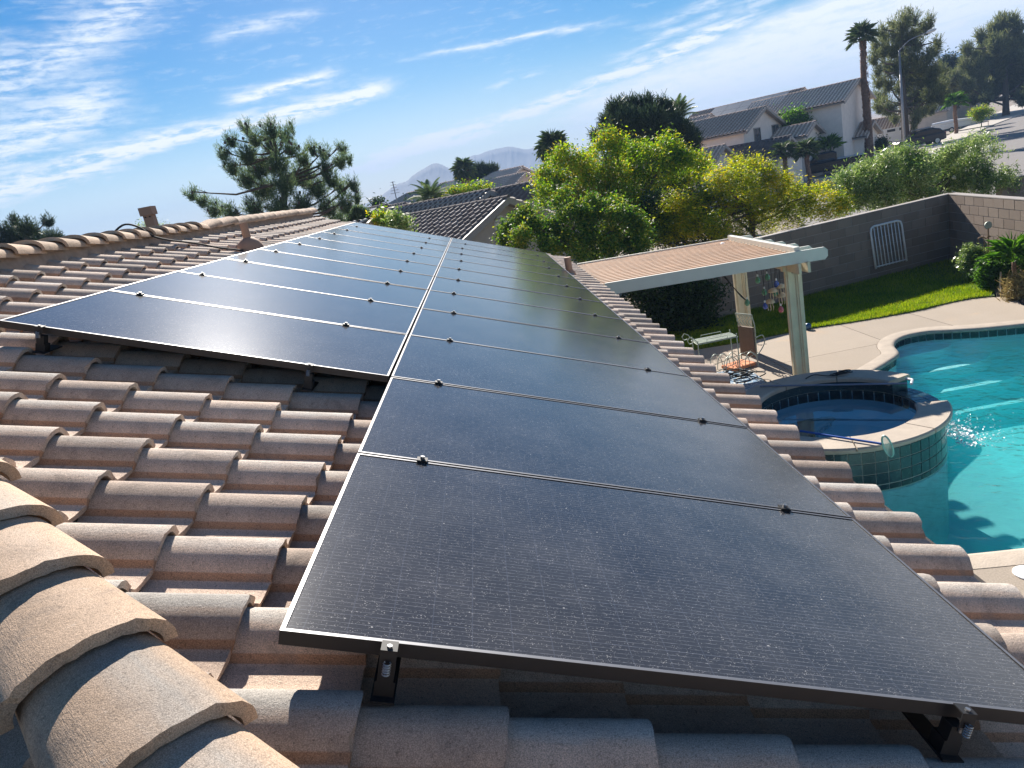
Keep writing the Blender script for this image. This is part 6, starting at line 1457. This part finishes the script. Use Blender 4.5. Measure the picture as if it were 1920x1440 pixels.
for sy in (-1, 1):
    for (xa, xb) in ((.62, -.02), (-.08, -.62)):
        mb = MB(); y0, y1 = sy*.955, sy*.845
        mb.add([(xa+.28 if xa > .5 else xa, y0, 1.26), (xb, y0, 1.26), (xb, y1, 1.80), (xa-.05, y1, 1.80)], [(0, 1, 2, 3)]); mb.build('side_window', M_CGLASS, t)
    mb = MB(); mb.box((-2.88, sy*.90, 1.0), (.12, .16, .36)); mb.build('tail_light', M_TAIL, t)
    mb = MB(); mb.box((.75, sy*1.10, 1.30), (.12, .2, .16)); mb.build('wing_mirror', M_CARB, t)
    for x in (1.85, -1.75): wheel(t, x, sy*.88, .40, .26)
mb = MB(); mb.add([(1.27, -.78, 1.32), (1.27, .78, 1.32), (.66, .68, 1.86), (.66, -.68, 1.86)], [(0, 1, 2, 3)]); mb.build('windscreen', M_CGLASS, t)
mb = MB(); mb.box((-2.98, 0, .60), (.14, 1.8, .18)); mb.build('rear_bumper', M_RIM, t)
t = vehicle('parked_suv', 'dark brown estate car with red tail lights and roof rack on the driveway', 'car', (45.74, 74.35, 0.0), math.atan2(0.10, -0.99))
mb = MB(); loft(mb, [(2.30, sec(.78, .42, .72)), (2.15, sec(.88, .32, .86)), (1.05, sec(.93, .30, 1.02)), (-.2, sec(.94, .30, 1.06)), (-2.05, sec(.93, .34, 1.10)), (-2.32, sec(.84, .42, 1.02))]); mb.build('body', M_CARD, t)
mb = MB(); loft(mb, [(1.15, sec(.86, .98, 1.10, .76)), (.35, sec(.86, .98, 1.58, .66)), (-1.2, sec(.86, .98, 1.64, .68)), (-1.85, sec(.84, .98, 1.46, .68)), (-2.15, sec(.82, .98, 1.14, .74))]); mb.build('cabin', M_CGLASS, t)
mb = MB(); mb.box((-.5, 0, 1.655), (1.5, 1.24, .03)); mb.build('roof_panel', M_CARD, t)
for sy in (-1, 1):
    mb = MB(); mb.tube([(.35, sy*.6, 1.70), (-1.4, sy*.6, 1.74)], .025, 6); mb.build('roof_rail', M_RIM, t)
    mb = MB(); mb.box((-2.27, sy*.68, .98), (.12, .30, .20)); mb.build('tail_light', M_TAIL, t)
    for x in (1.42, -1.42): wheel(t, x, sy*.82, .35, .22)
mb = MB(); mb.box((-2.34, 0, .72), (.05, .5, .14)); mb.build('number_plate', M_WHITE, t)
mb = MB(); mb.box((-2.30, 0, .52), (.14, 1.6, .16)); mb.build('rear_bumper', M_RIM, t)
t = vehicle('camping_trailer', 'low folded white camping trailer parked behind the dark estate car', 'trailer', (60.7, 91.64, 0.0), math.atan2(-0.55, 0.83))
mb = MB(); loft(mb, [(2.9, sec(.85, .75, .95)), (2.6, sec(1.0, .55, 1.15)), (-1.9, sec(1.02, .50, 1.15)), (-2.5, sec(.98, .65, 1.10))]); mb.build('tub', M_WHITE, t)
mb = MB(); loft(mb, [(2.75, sec(1.0, 1.12, 1.28, .9)), (-.5, sec(1.04, 1.12, 1.50, .88)), (-2.4, sec(1.0, 1.12, 1.42, .88))]); mb.build('folding_roof', M_WHITE, t)
mb = MB()
for sy in (-.9, .9):
    mb.tube([(2.7, sy*.2, .6), (3.6, 0, .55)], .04, 6)
mb.tube([(3.5, 0, .55), (3.5, 0, 0.0)], .035, 6); mb.tube([(-1.9, -.7, .5), (-1.9, -.7, .0)], .03, 6); mb.build('drawbar', M_BLACK, t)
for sy in (-1, 1): wheel(t, -.3, sy*.95, .32, .2)
# motorbike-like covered item behind the SUV is a small handcart
# ---- mountains
def ridge_mesh(name, pts, depth, m, seed, parent=None):
    """pts: crest points in order; builds a range with real depth in front of and behind the crest"""
    rs = random.Random(seed); P_ = catmull(pts, 8); n = len(P_); rows = 9; vs = []; fs = []
    for i, p in enumerate(P_):
        d = Vector((p[0], p[1], 0)).normalized()
        for k in range(-rows, rows+1):
            t_ = abs(k)/rows; h = max(p[2], 1)*(1-t_**0.8)
            nz = (math.sin(i*.47+k*1.3)+math.sin(i*.23-k*2.1))*0.006*p[2]*math.sin(math.pi*t_)+rs.uniform(-.006, .006)*p[2]
            off = k/rows*depth+rs.uniform(-1, 1)*depth*.02*(0 if k == 0 else 1)
            vs.append((p[0]+d.x*off, p[1]+d.y*off, h+nz-(2 if t_ == 1 else 0)))
    w_ = 2*rows+1
    for i in range(n-1):
        for k in range(w_-1): a_ = i*w_+k; fs.append((a_, a_+1, a_+w_+1, a_+w_))
    mb = MB(); mb.add(vs, fs); o = mb.build(name, m, None, True); o['kind'] = 'structure'; return o
m, g, out = mat('mountain_rock'); ob = g.node('ShaderNodeTexCoord').outputs['Object']
prin(g, out, g.mix(g.noise(ob, 0.02, 8, .65), (0.10, 0.09, 0.09), (0.12, 0.11, 0.105)), 0.95); M_ROCK = m
ridge_mesh('mountain', [(-241, 1555, 11.5), (-228, 1556, 17.7), (-199, 1558, 23.0), (-179, 1560, 31.9), (-150, 1564, 44.8), (-131, 1564, 46.5), (-114, 1567, 56.3), (-84, 1570, 66.8), (-67, 1571, 70.9), (-53, 1569, 65.2), (-37, 1566, 54.4), (-20, 1566, 52.4), (-11, 1563, 43.1), (16, 1555, 13.1)], 260, M_ROCK, 1)
ridge_mesh('mountain_range', [(-51, 1771, 45.8), (-11, 1778, 69.9), (13, 1780, 80.0), (28, 1780, 79.6), (52, 1781, 83.7), (83, 1782, 84.9), (108, 1781, 82.6), (137, 1778, 70.9), (169, 1778, 69.8), (198, 1774, 57.0), (226, 1770, 41.8), (275, 1767, 30.2), (310, 1764, 18.5), (360, 1763, 16.3), (431, 1756, -9.4)], 300, M_ROCK, 2)
ridge_mesh('distant_mountain', [(1216, 1980, 53.8), (1253, 1995, 109.5), (1270, 1995, 110.3), (1291, 1996, 111.7), (1311, 1994, 103.9), (1335, 1989, 85.6), (1372, 1981, 58.1), (1461, 1967, 7.1)], 300, M_ROCK, 3)
# ---- air
hz = MB(); hz.box((300, 950, 60.0), (3000, 2500, 124.0)); o = hz.build('haze'); o['kind'] = 'stuff'
m, g, out = mat('haze_air'); pv = g.node('ShaderNodeVolumePrincipled'); pv.inputs['Color'].default_value = (0.40, 0.62, 1.0, 1); pv.inputs['Density'].default_value = 0.00052; pv.inputs['Anisotropy'].default_value = 0.0
g.l.new(pv.outputs[0], out.inputs[1]); o.data.materials.append(m)
